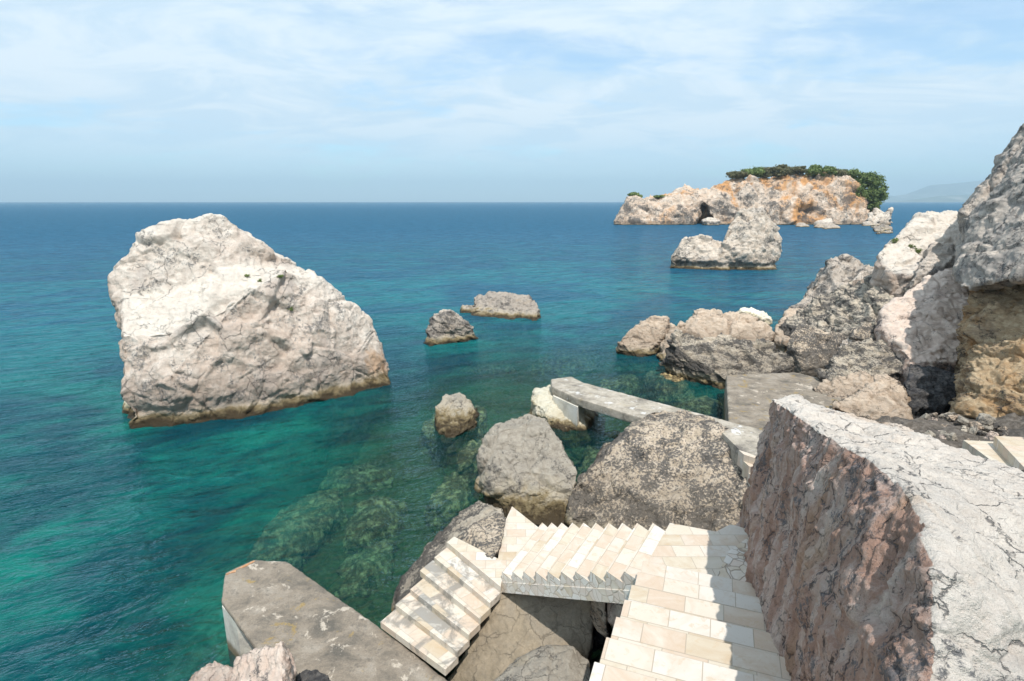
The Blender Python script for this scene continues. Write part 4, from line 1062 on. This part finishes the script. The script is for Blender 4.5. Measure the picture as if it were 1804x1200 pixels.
# lowest flight, six steps
lf = empty('lower_flight', (0, 0, 0)); lf.parent = st; lf.matrix_parent_inverse = Matrix.Translation(-st.location)
ZJ = 1.06
E0, E1 = Z(676, 1106, ZJ), Z(787, 1188, ZJ)
NL = 6
for k in range(1, NL):
    t0, t1 = (k - 1) / (NL - 1), k / (NL - 1)
    a = T0.lerp(E0, t0); b_ = T1.lerp(E1, t0); c_ = T1.lerp(E1, t1); d_ = T0.lerp(E0, t1)
    zt = ZB - (ZB - ZJ) * k / (NL)
    rzz = math.atan2(b_.y - a.y, b_.x - a.x)
    j = (0.05, 0.0, 0.08, -0.02, 0.03)[k % 5]
    wv = (a - b_).normalized() * j; wv.z = 0
    ex = (d_ - a); ex.z = 0; ex = ex.normalized() * 0.03
    prism('step', [(a.x + wv.x, a.y + wv.y), (b_.x, b_.y), (c_.x + ex.x, c_.y + ex.y), (d_.x + wv.x + ex.x, d_.y + wv.y + ex.y)], zt - 0.125, zt, M['tile_old'], lf, 0.008,
          origin=Vector((a.x, a.y, zt)), rz=rzz)

# near jetty
jt = empty('jetty', Z(560, 1080, 0.0))
tag(jt, 'wide stained concrete jetty with a cut-off angular end, nearest the camera', 'jetty')
zj = 1.0
jp = [Z(396, 1008, zj), Z(446, 985, zj), Z(506, 988, zj), Z(690, 1118, zj), Z(800, 1205, zj), Z(860, 1330, zj), Z(640, 1400, zj), Z(480, 1150, zj), Z(389, 1058, zj)]
def worn(name, polys, z0, z1, mat, par, vox, seed, label=None, cat=None):
    return rock(name, label, cat, [[Vector((p.x, p.y, z)) for p in pl for z in (z0, z1)] for pl in polys], mat, vox, 0.30, seed, 0, size=0.55, parent=par, facets=0.45, micro=0.5, rough=1.4)


worn('deck', [jp], zj - 0.12, zj + 0.004, M['concrete'], jt, 0.018, 401)
pp = [Z(392, 1060, zj - .22), Z(402, 1012, zj - .22), Z(500, 1000, zj - .22), Z(520, 1120, zj - .22), Z(455, 1120, zj - .22)]
pp = [Z(391, 1068, zj - .11), Z(402, 1030, zj - .11), Z(520, 1060, zj - .11), Z(500, 1110, zj - .11), Z(450, 1100, zj - .11), Z(416, 1095, zj - .11)]
prism('pier', [(p.x, p.y) for p in pp], -1.5, zj - 0.112, M['concrete_wash'], jt, 0.01)
# far jetty
jf = empty('jetty', Z(1140, 720, 0.0))
tag(jf, 'narrow pale concrete jetty reaching from the platform to the cream rock', 'jetty')
zf = 1.2
fp = [Z(970, 668, zf), Z(1007, 663, zf), Z(1028, 674, zf), Z(1345, 758, zf), Z(1345, 792, zf), Z(1200, 758, zf), Z(1015, 701, zf), Z(972, 681, zf)]
worn('deck', [[fp[0], fp[1], fp[2], fp[6], fp[7]], [fp[2], fp[3], fp[4], fp[5], fp[6]]], zf - 0.30, zf + 0.004, M['concrete_pale'], jf, 0.025, 403)
pp = [Z(974, 684, zf), Z(985, 670, zf), Z(1030, 690, zf), Z(1018, 703, zf)]
prism('pier', [(p.x, p.y) for p in pp], -0.6, zf - 0.302, M['concrete_wash'], jf, 0.01)
# platform
m, n = new_mat('rust_stain')
pos = n.n('ShaderNodeNewGeometry').outputs['Position']
bs = n.n('ShaderNodeBsdfPrincipled', None, {'Base Color': n.ramp(n.noise(pos, 14, 6, 0.7), [(0.35, (0.22, 0.14, 0.09)), (0.5, (0.42, 0.20, 0.09)), (0.62, (0.50, 0.33, 0.20))]), 'Roughness': 0.9})
n.n('ShaderNodeOutputMaterial', None, {0: bs.outputs[0]})
M['rust'] = m
rng = random.Random(3)
ea, eb, ec = Z(397, 1012, zj), Z(446, 988, zj), Z(470, 1010, zj)
inn = (ec - (ea + eb) / 2).normalized()
strip = [ea + inn * 0.012, eb + inn * 0.012] + [eb.lerp(ea, k / 9) + inn * rng.uniform(0.03, 0.11) for k in range(10)]
prism('rust_edge', [(p.x, p.y) for p in strip], zj - 0.02, zj + 0.008, M['rust'], jt, 0.0)
pf = worn('platform', [[Z(1279, 660, 1.0), Z(1400, 655, 1.0), Z(1475, 672, 1.0), Z(1500, 760, 1.0), Z(1345, 840, 1.0), Z(1300, 790, 1.0), Z(1283, 744, 1.0)]], -1.5, 1.0, M['concrete'], None, 0.03, 405)
tag(pf, 'square brown-stained concrete bathing platform among the shore rocks', 'platform')
# path and little stair behind the split block
ps = empty('path_stair', Z(1320, 830, 1.8))
tag(ps, 'short white tiled steps half hidden behind the left edge of the split block', 'staircase')
zp = 2.1  # path height
prism('path', [(p.x, p.y) for p in (Z(1272, 762, zp), Z(1292, 752, zp), Z(1420, 790, zp), Z(1400, 830, zp), Z(1303, 792, zp))], zp - 0.9, zp, M['concrete_pale'], ps, 0.02)
a0, b0 = Z(1301, 792, zp), Z(1420, 830, zp)
dn = Vector((0.10, -1.0, 0)).normalized()
for k in range(5):
    z1 = zp - 0.005 - 0.17 * k
    p0 = Vector((a0.x, a0.y, 0)) + dn * 0.27 * k
    p1 = Vector((b0.x, b0.y, 0)) + dn * 0.27 * k
    prism('step', [p0, p1, p1 + dn * 0.27, p0 + dn * 0.27], z1 - 0.4, z1, M['tile'], ps, 0.006, origin=Vector((p0.x, p0.y, z1)), rz=math.atan2((p1 - p0).y, (p1 - p0).x))
# steps at the right edge
rs = empty('stair_slabs', Z(1760, 800, 3.0))
tag(rs, 'pale stone steps at the right edge beyond the white top of the split block', 'staircase')
z1 = 3.2
for k, (a, b_, w_) in enumerate((((1697, 775), (1800, 850), (1752, 778)), ((1752, 768), (1850, 872), (1812, 770)), ((1812, 755), (1920, 870), (1880, 757)))):
    zt = z1 + 0.2 * k
    p0, p1, p2 = Z(a[0], a[1], zt), Z(b_[0], b_[1], zt), Z(w_[0], w_[1], zt)
    p3 = p2 + (p1 - p0)
    prism('step', [(p0.x, p0.y), (p1.x, p1.y), (p3.x, p3.y), (p2.x, p2.y)], zt - 0.35, zt, M['tile'], rs, 0.01)

# ------------------------------------------------------------------ rubble stones below the cliff
protos = []
rng = random.Random(5)
for k in range(4):
    pts = [[Vector((rng.gauss(0, 1), rng.gauss(0, 1), rng.gauss(0, 1))).normalized() * rng.uniform(0.8, 1.2) for _ in range(14)]]
    o = rock('stone', 'x', 'stone', [[p * 0.25 for p in pts[0]]], ('brown', 'grey', 'pink', 'dark')[k], 0.011, 0.9, 300 + k, 2, coarse=2)
    protos.append(o)
used = set()
for i in range(46):
    u = rng.uniform(1612, 1790)
    v = np.interp(u, [1612, 1700, 1790], [738, 745, 765]) + rng.uniform(-16, 26)
    z = 2.25 + rng.uniform(-0.1, 0.25)
    p = Z(u, v, z)
    k = i % 4
    if k in used:
        o = protos[k].copy(); COL.objects.link(o)
    else:
        o = protos[k]; used.add(k)
    s = rng.uniform(0.35, 1.1)
    o.location = p - Vector((0, 0, 0.12))
    o.scale = (s * rng.uniform(.8, 1.3), s, s * rng.uniform(.7, 1.1))
    o.rotation_euler = (rng.uniform(-.5, .5), rng.uniform(-.5, .5), rng.uniform(0, 6.28))
    tag(o, 'loose stone in the grey and brown rubble heap at the foot of the cliff', 'stone', 'rubble stones below the cliff')

# fix parents that were placed in world coordinates
bpy.context.view_layer.update()
for e in (lan, fl, bf, lo, lf):
    e.matrix_parent_inverse = Matrix.Translation(-st.location)

# small plants rooted in cracks, set on the rock surface
bpy.context.view_layer.update()
dg = bpy.context.evaluated_depsgraph_get()
for i, (u, v, sz, lb) in enumerate([
        (512, 548, .16, 'green tuft growing in the middle of the steep face of the huge sea rock'),
        (436, 489, .13, 'leftmost of the small tufts along the ledge of the huge sea rock'),
        (458, 497, .12, 'middle tuft along the ledge of the huge sea rock'),
        (494, 491, .15, 'yellowish tuft farthest right along the ledge of the huge sea rock'),
        (1576, 428, .22, 'leftmost little plant on the bright white shore boulder'),
        (1606, 437, .18, 'middle little plant on the bright white shore boulder'),
        (1616, 446, .22, 'lowest little plant on the bright white shore boulder, near its dark wedge')]):
    hit = S.ray_cast(dg, Vector((0, 0, H)), _ray(u, v).normalized())
    if hit[0]:
        o = link('tuft', crown_mesh(sz, sz, sz * 0.9, 260, sz * 0.14, 60 + i), M['leaf'], None, hit[1] - Vector((0, 0, sz * 0.2)))
        tag(o, lb, 'plant')
